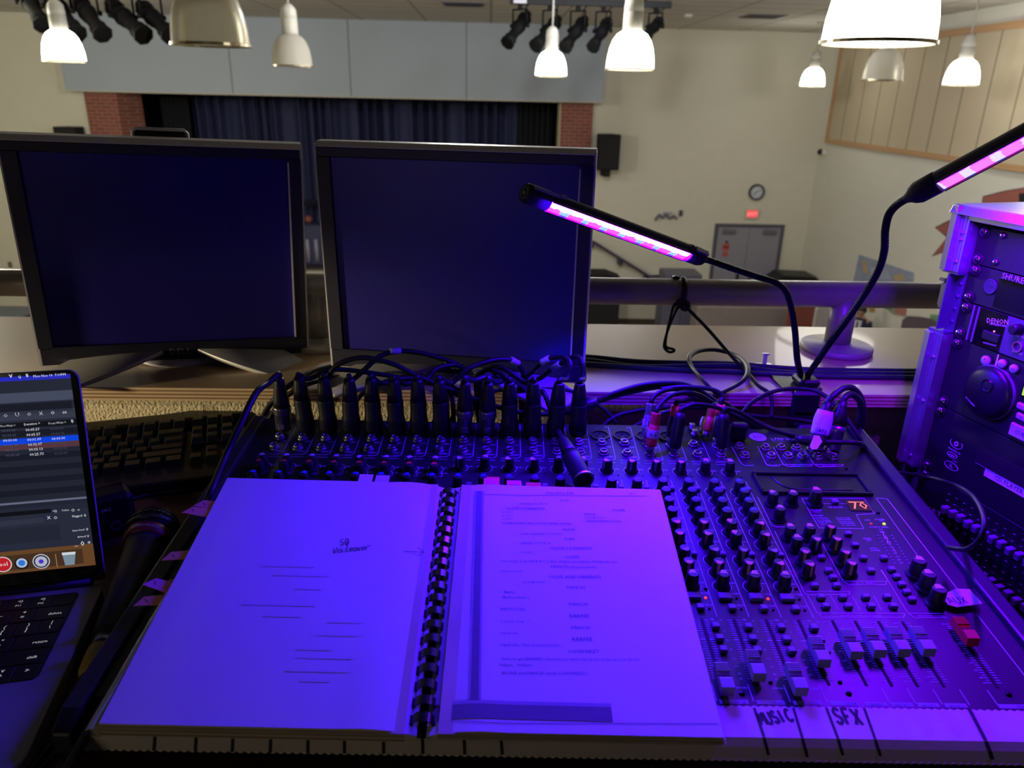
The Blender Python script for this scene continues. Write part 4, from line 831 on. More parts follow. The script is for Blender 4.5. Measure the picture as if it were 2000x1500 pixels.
for i, s in enumerate(('CLIP', '10', '7', '4', '2', '0', '-2', '-4', '-7', '-10', '-20', '-30')):
    a = P_(1390+12*i, 1116+20*i); pl.text(s, a, (a[0]+.004, a[1]))
    for q in (-32, 60): b = P_(1387+12.5*i+q, 1113+20*i); pl.box(b[0]-.0009, b[0]+.0009, b[1]-.0005, b[1]+.0005, .0002, .0004, 3 if i < 2 else 2)
box_out([P_(1370, 910), P_(1650, 1300)]); box_out([P_(1400, 1380), P_(1480, 1500)])
box_out([P_(600, 905), P_(690, 1085), P_(720, 1098), P_(780, 1098)]); box_out([P_(710, 1125), D_ and MS.loc(*D_(905, 365)), MS.loc(*D_(925, 374)), MS.loc(*D_(1195, 372)), MS.loc(*D_(1198, 352)), MS.loc(*D_(915, 352))])
Q = lambda x, y: MS.loc(*D_(x, y))
box_out([Q(1020, 40), Q(1155, 285), Q(1190, 308), Q(1435, 307), Q(1438, 286), Q(1170, 284)]); pl.text('AUX SENDS', Q(1245, 301), Q(1370, 301))
box_out([Q(925, 380), Q(985, 490), Q(1020, 521), Q(1550, 521), Q(1556, 496), Q(1000, 494)]); pl.text('GROUPS ROUTING TO MAIN MIX', Q(1135, 515), Q(1410, 515))
box_out([Q(1405, 212), Q(1575, 490), Q(1620, 523), Q(1830, 521)]); pl.text('CTRL ROOM SOURCE', Q(1640, 515), Q(1815, 515)); box_out([Q(1575, 494), Q(1820, 496)])
for x in (1075, 1215, 1355): pline(Q(x, 380), Q(x+50, 475))
pline((.418, -.13), (.418, -.409), .0008)
box_out([(.418, -.13), (.408, -.128)])
# the logo disc and model lettering
a = MS.loc(1480, 854); r = abs(MS.loc(1496, 854)[0]-a[0]); pl.ring(a, .0001, r, .0002, .0004, 28, 2); pl.textc('RCF', (a[0], a[1]-.0022), .0068, 1, .0006)
pl.text('L-PAD', P_(690, 530), P_(775, 530)); pl.text('24CX', P_(785, 531), P_(860, 531)); pl.text('MIXING CONSOLE', P_(695, 540), P_(770, 540))
pl.part('panel_lettering', [m_print, m_dark, mat('label_strip', '8f8da0', .6), mat('meter_led_dim', '5a2a2a', .5)], mixer)
# --- knobs
def quad_in(p, q):
    s = 0
    for i in range(4):
        a, b = q[i], q[(i+1) % 4]; c = (b[0]-a[0])*(p[1]-a[1])-(b[1]-a[1])*(p[0]-a[0]); s += 1 if c > 0 else -1
    return abs(s) == 4
def px(P):
    d = P-EYE; z = d.dot(FWD); return (1000+FPX*d.dot(RGT)/z, 750-FPX*d.dot(UPV)/z)
BOOKQ = [(192, 1440), (1420, 1445), (1283, 953), (447, 937)]
def hidden(u, v, h): return quad_in(px(mp(u, v, 0)), BOOKQ) and quad_in(px(mp(u, v, h)), BOOKQ)
def knob_mesh(big=1.):
    k = MB(); k.lathe([(.0080*big, 0), (.0080*big, .0012), (.0062*big, .002), (.0060*big, .004), (.0053*big, .0145*big), (.0047*big, .0152*big)], 18, 0)
    for i in range(9): pass
    return k.mesh('knob', [m_knob])
def cap_mesh(m, big=1., wide=False):
    k = MB(); w = .0008 if not wide else .0011; b = big
    k.add([(-w*3.2*b, .0003, .0154*b), (w*3.2*b, .0003, .0154*b), (w*1.7*b, .0050*b, .0154*b), (-w*1.7*b, .0050*b, .0154*b), (-w*1.2*b, .0055*b, .0146*b), (w*1.2*b, .0055*b, .0146*b), (w*b, .0064*b, .004), (-w*b, .0064*b, .004)], [(0, 1, 2, 3), (3, 2, 5, 4), (4, 5, 6, 7)])
    return k.mesh('pointer', [m])
KN = knob_mesh(); KB = knob_mesh(1.18)
m_blue = mat('pointer_blue', '2f55e8', .5); m_wht = mat('pointer_white', 'cfc8cf', .5); m_rd = mat('pointer_red', 'd8333a', .5); m_sal = mat('pointer_salmon', 'd59a80', .5); m_gry = mat('pointer_grey', '8f8c96', .5)
PMs = {n: cap_mesh(m, 1, True) for n, m in (('blue', m_blue), ('white', m_wht), ('red', m_rd), ('salmon', m_sal), ('grey', m_gry))}
PBs = {n: cap_mesh(m, 1.18, True) for n, m in (('white', m_wht), ('pink', mat('pointer_pink', 'e08f9c', .5)))}
rnd = random.Random(7)
def knob(name, u, v, col, ang, big=False):
    if hidden(u, v, .016): return
    k = link(name, KB if big else KN, mixer, T(u, v, 0) @ RZ(ang)); link('pointer', (PBs if big else PMs)[col], k)
for c in range(1, 21):
    u = cu(c)
    if c <= 8: knob('gain_knob', u, -.0857, 'white', rnd.uniform(-20, 60)); knob('compressor_knob', u, -.0968-.002, 'red', 0)
    else: knob('gain_knob', u, -.081, 'white', rnd.choice((-20, 20, 130, 160, 0)))
    for r, v in enumerate((-.122, -.140, -.1585, -.177)): knob('equaliser_knob', u, v, 'blue', rnd.uniform(-25, 25))
    if c >= 15:
        for r, v in enumerate((-.197, -.216, -.241, -.260)): knob('aux_knob', u, v, 'salmon' if r != 2 else 'grey', rnd.choice((150, 165, 170, 200)) if c != 19 else (60 if r < 2 else 165))
        knob('pan_knob', u, -.2785, 'white', rnd.uniform(-10, 10))
for x, y in ((1507, 985), (1545, 985), (1520, 1015)): knob('effects_knob', *MS.loc(x, y), 'white', rnd.uniform(-10, 50))
knob('program_knob', *MS.loc(1590, 984), 'pink', 0, True)
for i, (x, y) in enumerate(((1540, 1052), (1578, 1052), (1618, 1050), (1553, 1074), (1590, 1074), (1630, 1074), (1568, 1099), (1646, 1100), (1576, 1124), (1658, 1122))): knob('master_aux_knob', *MS.loc(x, y), 'white' if i in (0, 1, 3, 4) else 'salmon', 0 if i in (0, 1, 3) else rnd.choice((160, 170, 185)))
for x, y in ((1788, 1123), (1806, 1150), (1826, 1180)): knob('monitor_knob', *MS.loc(x, y), 'white', rnd.uniform(-15, 15), True)
# --- sockets
sk = MB(); sk.lathe([(.0068, 0), (.0068, .0018), (.0062, .0022)], 6, 0, None, False, True); sk.lathe([(.0048, .002), (.0048, .0052), (.0044, .0056), (.0032, .0056), (.0031, .0025)], 18, 0, None, False, False); sk.lathe([(.0031, .0024), (.0031, .0026)], 14, 1)
SKM = sk.mesh('jack_socket', [m_steel, m_dark])
xs = MB(); xs.ring((0, 0), .0098, .0125, 0, .0022, 30); xs.lathe([(.0098, .0003), (.0098, .0006)], 26, 0)
for a in (90, 210, 330): xs.lathe([(.0016, 0), (.0016, .0008)], 10, 1, RZ(a) @ T(.0048, 0, .0004))
XSM = xs.mesh('xlr_socket', [m_black, m_dark])
for c in range(1, 21):
    u = cu(c)
    if c <= 16 or c == 19: link('jack_socket', SKM, mixer, T(u, -.0195, 0)); link('jack_socket', SKM, mixer, T(u, -.0434, 0))
    elif c in (17, 18, 20): link('jack_socket', SKM, mixer, T(u, -.0434, 0)); link('jack_socket', SKM, mixer, T(u, -.022, 0))
    if 15 <= c <= 18: link('xlr_socket', XSM, mixer, T(u, 0, 0))
for x, y in ((480, 580), (515, 640), (650, 588), (685, 643), (750, 588), (795, 643), (850, 592), (890, 643), (990, 647), (1090, 650), (950, 597), (1060, 600)): link('jack_socket', SKM, mixer, T(*P_(x, y), 0))
rc = MB(); rc.lathe([(.0045, 0), (.0045, .003), (.0036, .003), (.0036, .008), (.0028, .008)], 16, 0)
for x, y in ((170, 462), (188, 502)): u, v = P_(x, y); rc_ = link('phono_socket', rc.mesh('phono_socket', [m_steel]), mixer, T(u, v, 0))
# --- buttons, lights
def button(u, v, w=.0068, d=.0068, name='button'):
    if hidden(u, v, .004): return
    k = MB(); k.box(-w/2, w/2, -d/2, d/2, 0, .0042, 0, .0009); k.part(name, [m_bt], mixer, T(u, v, 0))
def led(u, v, m, r=.0013):
    if hidden(u, v, .002): return
    k = MB(); k.lathe([(r, 0), (r, .0006), (r*.7, .0013), (.0001, .0016)], 12); k.part('indicator_light', [m], mixer, T(u, v, 0))
m_ledr = glow('led_red', (1., .03, .04), 2.2); m_ledg = glow('led_green', (.55, .9, .05), 1.8); m_ledo = mat('led_off', '3a1416', .3); m_scw = mat('screw_black', '08080a', .25, .6)
for c in range(16, 21):
    u = cu(c); button(u-.0015, -.2945, .0125, .0085, 'mute_button'); button(u+.0015, -.3085, .0068, .0068, 'solo_button')
    lit = c in (17, 19); led(u+.0095, -.2945, m_ledr if lit else m_ledo); led(u+.0098, -.3085, m_ledo)
    if c >= 17:
        for v in (-.3315, -.3455, -.3585): button(u+.0095, v)
    button(u+.0118, -.2335, .006, .006)
for x in range(9, 21): u = cu(x); button(u+.0115, -.1185, .0062, .0062); led(u+.0118, -.0915, m_ledo, .0008)
for x, y in ((1015, 140), (1060, 225), (1090, 270), (970, 323), (1112, 323), (1187, -15), (1232, 58), (1286, 143), (1336, 225), (1420, 143), (1470, 218), (1502, 265), (1536, 315), (1568, 365), (1602, 413), (1012, 398), (1152, 398), (1300, 396), (1440, 396), (1042, 457), (1188, 457), (1336, 457), (1480, 457)): button(*Q(x, y), .0066, .006)
button(*P_(1102, 942))
led(*P_(1337, 1079), mat('led_red_dim', '7a1d22', .3, emit=(.8, .05, .06), es=.5), .0016); led(*P_(1422, 1079), m_ledg, .0016)
for x, y in ((497, 1018), (1192, 1018), (683, 945), (1136, 945), (260, 335), (850, 337)): led(*Q(x, y), m_scw, .0024 if y > 1000 else .0018)
for x, y in ((1384, 1008), (1178, 722)): led(*P_(x, y), m_scw, .0018)
led(*MS.loc(1970, 1357), m_scw, .0024)
# effects display
d0, d1 = MS.loc(1662, 998), MS.loc(1690, 979)
mb = MB(); mb.box(d0[0], d1[0], d0[1], d1[1], 0, .0008); mb.text('70', (d0[0]+.0035, d0[1]+.003), (d1[0]-.002, d0[1]+.003), 1, .0009, 1.0); mb.box(d0[0]+.003, d1[0]-.003, d1[1]-.0035, d1[1]-.0025, .0008, .0009, 1); mb.part('effects_display', [mat('display_dark_red', '3a060a', .3), glow('segment_red', (1, .16, .18), 1.6)], mixer)
# moulded tray
tp = [MS.loc(1464, 925), MS.loc(1675, 928), MS.loc(1712, 969), MS.loc(1488, 966)]
u0, u1, v0, v1 = tp[3][0], tp[1][0], tp[3][1], tp[0][1]
mb = MB(); mb.box(u0, u1, v0, v0+.004, 0, .004, 0, .001); mb.box(u0, u1, v1-.004, v1, 0, .004, 0, .001); mb.box(u0, u0+.004, v0+.004, v1-.004, 0, .004, 0, .001); mb.box(u1-.004, u1, v0+.004, v1-.004, 0, .004, 0, .001); mb.box(u0+.004, u1-.004, v0+.004, v1-.004, 0, .0012)
mb.tube([(u0+.02, v1-.008, .0014), (u0+.03, v0+.015, .0014), (u0+.05, v0+.010, .0014), (u1-.02, v0+.010, .0014)], .0008, 6); mb.part('moulded_tray', [mat('tray_black', '101014', .3)], mixer)
# --- faders
def fader_mesh(m):
    k = MB(); W = .0052
    pf = [(-.0135, .004), (-.0130, .0125), (-.004, .0135), (-.0006, .0105), (.0006, .0105), (.004, .0125), (.0125, .0125), (.0135, .004)]
    k.prism(pf, -W, W, 0, Matrix(((0, 0, 1, 0), (1, 0, 0, 0), (0, 1, 0, 0), (0, 0, 0, 1))))
    for i in range(5): k.box(-W-.0001, W+.0001, .0036+.0018*i, .0042+.0018*i, .0122, .0131, 0)
    k.box(-W-.0002, W+.0002, -.0007, .0007, .0100, .0108, 1); k.box(-.0008, .0008, -.003, .003, -.001, .005, 2); return k.mesh('fader_cap', [m, m_ink, m_blackm])
FG, FR = fader_mesh(m_fad), fader_mesh(m_red)
for k, (x, y) in enumerate(((385, 893), (577, 805), (840, 895), (978, 718), (1188, 668), (1338, 658), (1482, 652), (1636, 650), (1902, 585))):
    u, v = MS.loc(*D_(x, y), .012); link('fader_cap', FR if k == 8 else FG, mixer, T(FADS[k], v, 0), .0008, 'red fader cap' if k == 8 else None)

# ================================================================ MASKING TAPE AND TAPE LABEL ON THE CONSOLE
m_tape = mat('masking_tape', 'cdc6b4', .7, var=.05, scale=60, bump=.1, bscale=90); m_mark = mat('marker_ink', '15131c', .7)
prof = [(-.4148, .0008), (-.4428, .0008), (-.4480, -.0030), (-.4538, -.0088), (-.4545, -.0095)]
mb = MB(); u0, u1 = -.303, .446; n = 260; vs = []; fs = []
for i in range(n+1):
    u = u0+(u1-u0)*i/n
    for j, (v, h) in enumerate(prof):
        dz = (.0007 if i % 2 else -.0007) if j in (0, 4) else 0
        vs.append((u, v+(dz if j == 0 else 0), h-(dz if j == 4 else 0)))
for i in range(n):
    for j in range(4): a = 5*i+j; fs.append((a, a+1, a+6, a+5))
mb.add(vs, fs, 0, False)
def tmark(p, q, w=.0022):
    a = MS.loc(*p); b = MS.loc(*q)
    if b[1] < -.4428:
        k = (-.4426-a[1])/(b[1]-a[1]); m_ = (a[0]+(b[0]-a[0])*k, -.4426)
        if a[1] > -.4426: stroke(mb, [a, m_], w, None, 1, .0011)
        else: m_ = (a[0], -.4428)
        d = min(.0170, (-.4428-b[1])*.85)
        mb.add([(m_[0]-w/2, -.4432, .0006), (m_[0]+w/2, -.4432, .0006), (m_[0]+w/2+.0008, -.4485, -.0029), (m_[0]-w/2+.0008, -.4485, -.0029), (m_[0]+w/2+.0015, -.4485-d*.36, -.0029-d*.36), (m_[0]-w/2+.0015, -.4485-d*.36, -.0029-d*.36)], [(0, 1, 2, 3), (3, 2, 4, 5)], 1)
    else: stroke(mb, [a, b], w, None, 1, .0011)
for p, q in (((575, 1115), (670, 1395)), ((830, 1115), (920, 1415)), ((1045, 1115), (1150, 1390)), ((1290, 1115), (1390, 1395))): tmark(D_(*p), D_(*q))
tmark((1892, 1386), (1940, 1478), .003)
for x in (292, 374, 447, 522, 596, 668, 745, 822, 904, 977): tmark((x, 1448), (x+1, 1474), .0022)
LET = {'M': [[(0, 0), (.1, 1), (.45, .35), (.8, 1), (.95, 0)]], 'U': [[(0, 1), (.05, .2), (.4, 0), (.75, .2), (.8, 1)]], 'S': [[(.75, .85), (.4, 1), (.1, .8), (.25, .55), (.65, .42), (.75, .15), (.4, 0), (.05, .15)]], 'I': [[(.3, 1), (.3, 0)]], 'C': [[(.8, .85), (.45, 1), (.1, .6), (.15, .15), (.5, 0), (.85, .15)]], 'F': [[(.75, 1), (.1, .95), (.12, 0)], [(.12, .5), (.6, .52)]], 'X': [[(0, 1), (.8, 0)], [(.8, 1), (.05, 0)]], 'A': [[(0, 0), (.4, 1), (.8, 0)], [(.2, .38), (.65, .38)]],
       'Q': [[(.7, .8), (.4, 1), (.05, .75), (.1, .2), (.45, 0), (.75, .3), (.7, .8)], [(.42, .6), (.44, -.35)]], 'V': [[(0, .7), (.2, 0), (.6, .85)]], 'o': [[(.5, .5), (.2, .55), (.05, .25), (.2, 0), (.5, .1), (.5, .5)]], 'i': [[(.15, .5), (.15, 0)], [(.15, .72), (.17, .78)]], 'c': [[(.5, .45), (.2, .55), (.05, .25), (.2, 0), (.55, .1)]], 'e': [[(.05, .28), (.5, .32), (.4, .55), (.1, .45), (.08, .1), (.5, .05)]], 'v': [[(0, .55), (.2, 0), (.45, .55)]], 'r': [[(.05, .5), (.08, 0)], [(.08, .35), (.3, .55), (.9, .6)]]}
def handwrite(mb, s, p0, p1, hgt, w, M=None, mi=0, h=.0003, f=None, adv=1.05):
    d = Vector((p1[0]-p0[0], p1[1]-p0[1])); L = d.length; d.normalize(); e = Vector((-d.y, d.x)); ws = [(.62 if ch.islower() or ch == 'V' else adv) for ch in s]; k = L/sum(ws); x = 0
    for ch, a in zip(s, ws):
        for ln in LET[ch]:
            pts = [Vector(p0)+d*((x+px_*.95)*k)+e*(py_*hgt) for px_, py_ in ln]
            sp = [q.to_2d() for q in spline([(q.x, q.y, 0) for q in pts], 4)]; stroke(mb, sp, w, M, mi, h, f)
        x += a
handwrite(mb, 'MUSIC', MS.loc(*D_(625, 1225)), MS.loc(*D_(845, 1195)), .0105, .0022, None, 1, .0011)
handwrite(mb, 'SFX', MS.loc(*D_(1115, 1215)), MS.loc(*D_(1300, 1225)), .014, .0024, None, 1, .0011)
solo(mb, 'masking_tape', [m_tape, m_mark], 'long masking tape strip with marker writing along the front of the console', 'tape', None, 0, MX)
q = [MS.loc(x, y, .003) for x, y in ((1838, 1166), (1866, 1154), (1893, 1155), (1917, 1183), (1890, 1187), (1868, 1190), (1850, 1185))]
mb = MB(); mb.prism(q[::-1], .0052, .0056); handwrite(mb, 'AUX', MS.loc(1857, 1179, .006), MS.loc(1895, 1177, .006), .008, .0009, None, 1, .0058)
solo(mb, 'tape_label', [m_tape, m_mark], 'torn tape label marked in pen beside the red fader', 'tape', None, 0, MX)
# ================================================================ THE SCRIPT BOOK
_yw, _tl, _rl = map(math.radians, (-1.38, 9.89, -.62))
bx = Vector((math.cos(_yw)*math.cos(_rl), math.sin(_yw)*math.cos(_rl), math.sin(_rl))); by = Vector((-math.sin(_yw)*math.cos(_tl), math.cos(_yw)*math.cos(_tl), math.sin(_tl))); by = (by-bx*by.dot(bx)).normalized()
BK = Matrix((bx, by, bx.cross(by))).transposed().to_4x4(); BK.translation = Vector((-.0497, .4136, .7955)); BS = Surf(BK)
book = thing('script_book', 'open comb-bound script with tabbed pages lying across the console', 'book', BK)
m_edge = mat('page_edges', 'c9bfa6', .85, var=.25, scale=900, stretch=(.02, .02, 1)); m_copy = mat('copier_shadow', '77727e', .9, var=.12, scale=300, stretch=(.05, 1, 1)); m_copyl = mat('copier_shadow_light', 'a8a3b0', .9, var=.12, scale=300, stretch=(.05, 1, 1)); m_type = mat('type_grey', '4b4756', .9); m_ghost = mat('show_through_grey', 'dddad3', .9); m_pencil = mat('pencil_line', '3c3848', .8)
SPN = .005
def top(u, v=0):
    d = abs(u-SPN)
    if d < .06: k = 1-d/.06; return .0016*math.sin(k*3.14)-.0075*k**2.2
    return 0.
def pile(name, ua, ub, th):
    mb = MB(); n = 44; m = 2; us = [ua+(ub-ua)*(1-(1-i/n)**1.7 if ua < ub else 1-(1-i/n)**1.7) for i in range(n+1)]; us = sorted(us)
    vs = []; fs = []
    for i, u in enumerate(us):
        b = -th+(.004*max(0, 1-abs(u-SPN)/.03)); t = top(u)
        bow = .0012*math.sin((u-ua)*30)
        for v in (0, .2794): vs += [(u, v, t), (u, v+(.0 if v else bow*.0), min(b, t-.002))]
    for i in range(n):
        a = 4*i; c = a+4
        fs += [(a, c, c+2, a+2), (a+1, a+3, c+3, c+1), (a, a+1, c+1, c), (a+2, c+2, c+3, a+3)]
    mi = [0, 1, 1, 1]*n
    o = len(mb.f); mb.add(vs, fs, 0, False); mb.mi = mi; mb.sm = [False for k in mi]
    mb.add([], [(0, 2, 3, 1), (4*n, 4*n+1, 4*n+3, 4*n+2)], 1)
    mb.f[-2:] = [(0, 2, 3, 1), (4*n, 4*n+1, 4*n+3, 4*n+2)]
    # loose sheet edges along the pile
    rn = random.Random(len(name)); s = -1 if ub < .1 else 1; uo = min(us) if s < 0 else max(us)
    for k in range(5):
        z = -th*(.15+.17*k); e = rn.uniform(.0004, .0022); mb.box(min(us)-(e if s < 0 else 0), max(us)+(e if s > 0 else 0) if s > 0 else SPN-.012, -e, .2794+e*.5, z-.0005, z, 1) if s < 0 else mb.box(SPN+.012, max(us)+e, -e, .2794+e*.5, z-.0005, z, 1)
    return mb.part(name, [m_paper, m_edge], book)
pile('left_pages', -.2225, SPN-.0035, .0125); pile('right_pages', SPN+.0035, .2215, .0085)
def B5(x, y): return (950+x/4, 930+y/4)
def B6(x, y): return (750+x/2.857, 1125+y/2.857)
mb = MB()
def sheet(u0, u1, v0, v1, mi, h=.0003, skew=0.):
    n = max(2, int((u1-u0)/.004)); vs = []
    for i in range(n+1):
        u = u0+(u1-u0)*i/n
        vs += [(u, v0, top(u)+h), (u+skew, v1, top(u)+h)]
    mb.add(vs, [(2*i, 2*i+2, 2*i+3, 2*i+1) for i in range(n)], mi, True)
def bl(f, x, y): return BS.loc(*f(x, y))
LX = lambda x, y: BS.loc(x, y)
u_a = .0088; sheet(u_a, .0188, .0235, .268, 1, .0009); sheet(.0388, .0448, .026, .268, 0, .0003, -.0062); sheet(.0372, .0388, .026, .268, 1, .0003, -.0062); sheet(.0448, .0466, .026, .268, 1, .0003, -.0062)
sheet(u_a, .143, .0105, .0225, 0); sheet(u_a, .143, .0225, .0255, 1)
LINES = [('DAD', 580, 650, 190), ("MAYBE IT'S TRUE", 262, 478, 215), ("OLIVE'S PARENTS", 150, 458, 253), ('OLIVE', 980, 1085, 267), ('LOVE YOU', 68, 203, 280), ('LOVE YOU', 68, 203, 308), ('LOVE YOU', 68, 203, 333), ('MAMA', 765, 855, 297), ('I LOVE YOU', 770, 930, 324), ('MAMA MAMA MAMA', 778, 1055, 351), ('LOVE EVERYTHING ABOUT YOU BABY (DEAR)', 68, 665, 366), ('MOM', 598, 690, 420), ("AND I SWEAR IT'S TRUE", 270, 585, 450), ('DAD', 615, 695, 492), ("MAYBE IT'S TRUE", 272, 505, 523), ("OLIVE'S PARENTS", 500, 828, 565), ('I LOVE...', 275, 372, 595), ('OLIVE', 615, 728, 634), ('Chimerical. C-H-I-M-E-R-I-C-A-L. Highly unrealistic. Wildly fanciful.', 88, 1028, 664), ('PANCH (voice-over)', 505, 860, 709), ('That is correct.', 92, 288, 740), ('OLIVE AND PARENTS', 487, 898, 788), ('I LOVE YOU.', 285, 462, 828), ('PANCH', 633, 770, 871), ('Mr. Barfee.', 85, 232, 905), ('(Barfee always.)', 120, 335, 946), ('PANCH', 648, 790, 1003), ('CREPUSCULE', 85, 300, 1040), ('BARFEE', 650, 805, 1096), ("I'm sorry crep...?", 83, 332, 1135), ('PANCH', 665, 810, 1187), ('Crepuscule.', 83, 255, 1226), ('BARFEE', 672, 828, 1278), ('Crepuscule. One moment please.', 82, 585, 1318), ('SCHWARZY', 640, 885, 1372), ("(tries to get BARFEE's attention to warn him about sticky spot on floor)", 120, 1193, 1428), ('William.  William.', 85, 362, 1478), ('(RONA and PANCH shush SCHWARZY.)', 118, 795, 1540), ('SPELLING BEE', 460, 680, 133), ('- 46 -', 1100, 1170, 137)]
for s, x0, x1, y in LINES:
    a = bl(B5, x0, y+9); b = bl(B5, x1, y+9+(x1-x0)*.006); mb.text(s, a, b, 2, .0004, .95)
for (p0, p1) in ((B5(-60, 148), B5(1258, 158)), (B6(268, 795), B6(560, 822)), (B6(560, 822), B6(1865, 826))):
    a, b = LX(*p0), LX(*p1); stroke(mb, [(a[0]+(b[0]-a[0])*i/12, a[1]+(b[1]-a[1])*i/12) for i in range(13)], .0005, None, 2, .0004, top)
handwrite(mb, 'SQ', LX(664, 1066), LX(684, 1064), .0085, .0007, None, 3, .0004, None, 1.); handwrite(mb, 'Voiceover', LX(651, 1081), LX(722, 1074), .0085, .0007, None, 3, .0004)
a, b = LX(758, 1076.5), LX(828, 1079); stroke(mb, [a, b], .0008, None, 3, .0004); c1, c2 = LX(816, 1070), LX(819, 1085); stroke(mb, [c1, b, c2], .0007, None, 3, .0004)
rn = random.Random(3)
for y in (1105, 1123, 1150, 1180, 1203, 1215, 1240, 1268, 1284, 1310, 1330):
    x = rn.uniform(470, 640); a = LX(x, y); stroke(mb, [a, (a[0]+rn.uniform(.02, .07), a[1])], .0016, None, 4, .0003)
mb.part('printed_lettering', [m_copy, m_copyl, m_type, m_pencil, m_ghost], book)
# comb binding: 19 arched teeth over a spine tube
m_comb = mat('comb_black', '0e0e12', .22, spec=.6)
mb = MB(); mb.lathe([(.0062, .004), (.0062, .276)], 18, 0, T(SPN, 0, -.0165) @ RX(-90)); mb.part('comb_spine', [m_comb], book)
tb = MB(); tb.ring((0, 0), .0078, .0088, -.0038, .0038, 18, 0, RX(90), 8, 172)
TBM = tb.mesh('comb_tooth', [m_comb])
sl = MB(); sl.box(-.0035, .0035, -.0040, .0040, 0, .0002, 0); 
for i in range(19):
    v = .011+i*.01429; k = link('comb_tooth', TBM, book, T(SPN, v, -.0075))
mb = MB()
for i in range(19):
    v = .011+i*.01429
    for s in (-1, 1): u = SPN+s*.0088; mb.box(u-.0022, u+.0022, v-.0042, v+.0042, top(u)-.0001, top(u)+.0002, 0)
mb.part('punched_slots', [m_dark], book)
# index tabs
TABS = [('ff9a86', (360, 995), (395, 1000), 'salmon'), ('ff8f88', (382, 982), (412, 986), 'salmon'), ('e8a06a', (318, 1087), (362, 1084), 'orange'), ('f68ac2', (286, 1134), (316, 1143), 'pink'), ('cdb577', (314, 1140), (330, 1140), 'yellow'), ('f09a78', (264, 1175), (312, 1172), 'orange')]
for i, (col, a, b, nm) in enumerate(TABS):
    h = -.003-.0012*i; a, b = BS.loc(*a, h), BS.loc(*b, h); d = Vector((b[0]-a[0], b[1]-a[1])).normalized(); e = Vector((-d.y, d.x))*.0062; a = Vector(a); b = Vector(b)+d*.01
    mb = MB(); q = [a-e*.9+d*.002, b-e, b+e, a+e]; q = [(p.x, p.y) for p in (a-e*.8, b-e, b+e, a+e*.8+d*.006)]; mb.prism(q, h, h+.0003); stroke(mb, [(a+d*.007+e*.3)[:], (a+d*.011-e*.3)[:]], .0006, None, 1, h+.0004); mb.part('index_tab', [mat('tab_'+col, col, .7), m_ink], book, None, 0, nm+' index tab')
for i, (col, x0, x1, y0, y1, nm, s) in enumerate((('e8dcae', 703, 730, 926, 934, 'cream', ''), ('d5cbee', 735, 762, 928, 934, 'lilac', ''), ('ff4f7c', 945, 974, 934, 948, 'pink', 'Stone'), ('ff5a30', 950, 976, 931, 945, 'orange', ''), ('ff4f8c', 990, 1018, 938, 950, 'pink', 'TITLE'), ('e03a2a', 1027, 1056, 942, 952, 'red', ''))):
    h = -.0016 if i < 2 else -.0012-.0004*i
    a, b, c = BS.loc(x0, y0, h), BS.loc(x1, y0, h), BS.loc(x0, y1, h)
    mb = MB(); mb.box(a[0], b[0], .268, a[1], h-.0003, h); 
    if s: mb.textc(s, ((a[0]+b[0])/2, .2815), .0045, 1, h+.0002)
    mb.part('index_tab', [mat('tab_'+col, col, .7), m_ink], book, None, 0, nm+' index tab')
# clear cover curling out at the front corner
mb = MB(); vs = []; n = 10
for i in range(n+1):
    a = i/n; 
    for v in (-.002, .06, .14): vs.append((-.2235-.010*math.sin(a*3.0)*(1-.5*(v/.14))-.001*a, v, -.0128+.010*a*(1-.4*v/.14)))
mb.add(vs, [(3*i+j, 3*i+j+1, 3*i+j+4, 3*i+j+3) for i in range(n) for j in (0, 1)], 0, True); mb.part('clear_cover', [mat('clear_film', 'd9d2bc', .12, spec=.7, trans=.75)], book)

# ================================================================ XLR LEADS IN THE MICROPHONE SOCKETS
def P3(l): return [Vector(p) if len(p) == 3 and not isinstance(p, dict) else p for p in l]
m_lead = mat('lead_black', '101014', .5, spec=.35); m_leadg = mat('lead_grey_black', '1b1b21', .45); m_slv = mat('label_sleeve', 'b7b3c4', .5)
def plug_meshes(kind):
    a = MB(); b = MB()
    if kind == 'black':
        a.lathe([(.0098, .0025), (.0105, .004), (.0108, .022), (.0102, .024), (.0102, .044), (.0098, .046)], 24)
        for z in (.007, .0105, .014, .0175): a.ring((0, 0), .0104, .0114, z, z+.0016, 24)
        b.lathe([(.0098, .045), (.0088, .058), (.0064, .072), (.0056, .074), (.0030, .074)], 24)
    else:
        a.lathe([(.0092, .0025), (.0096, .003), (.0096, .024), (.0104, .025), (.0104, .034), (.0098, .035)], 24)
        for z in (.0262, .029, .0318): a.ring((0, 0), .0102, .0110, z, z+.0012, 24)
        a.box(-.004, .004, -.0105, -.008, .006, .014, 0, .001)
        b.lathe([(.0098, .034), (.0098, .042), (.0088, .05), (.0062, .068), (.0054, .072), (.003, .072)], 24)
    return a.mesh('connector_shell', [m_black if kind == 'black' else mat('nickel_shell', '8f8b98', .32, .9)]), b.mesh('boot', [m_black])
PLG = {k: plug_meshes(k) for k in ('black', 'nickel')}
def lead_path(M, pts, z0):
    Mi = M.inverted(); out = [(0, 0, z0), (0, 0, z0+.008)]
    return out+[tuple(Mi @ p) for p in pts]
def pix(l, Y0, Y1, end=True):
    n = len(l); r = [at(x, y, y=Y0+(Y1-Y0)*(i+1)/n) for i, (x, y) in enumerate(l)]
    if end: q = r[-1]; r.append(Vector((q.x+.004, min(.945, q.y+.004), .80)))
    return r
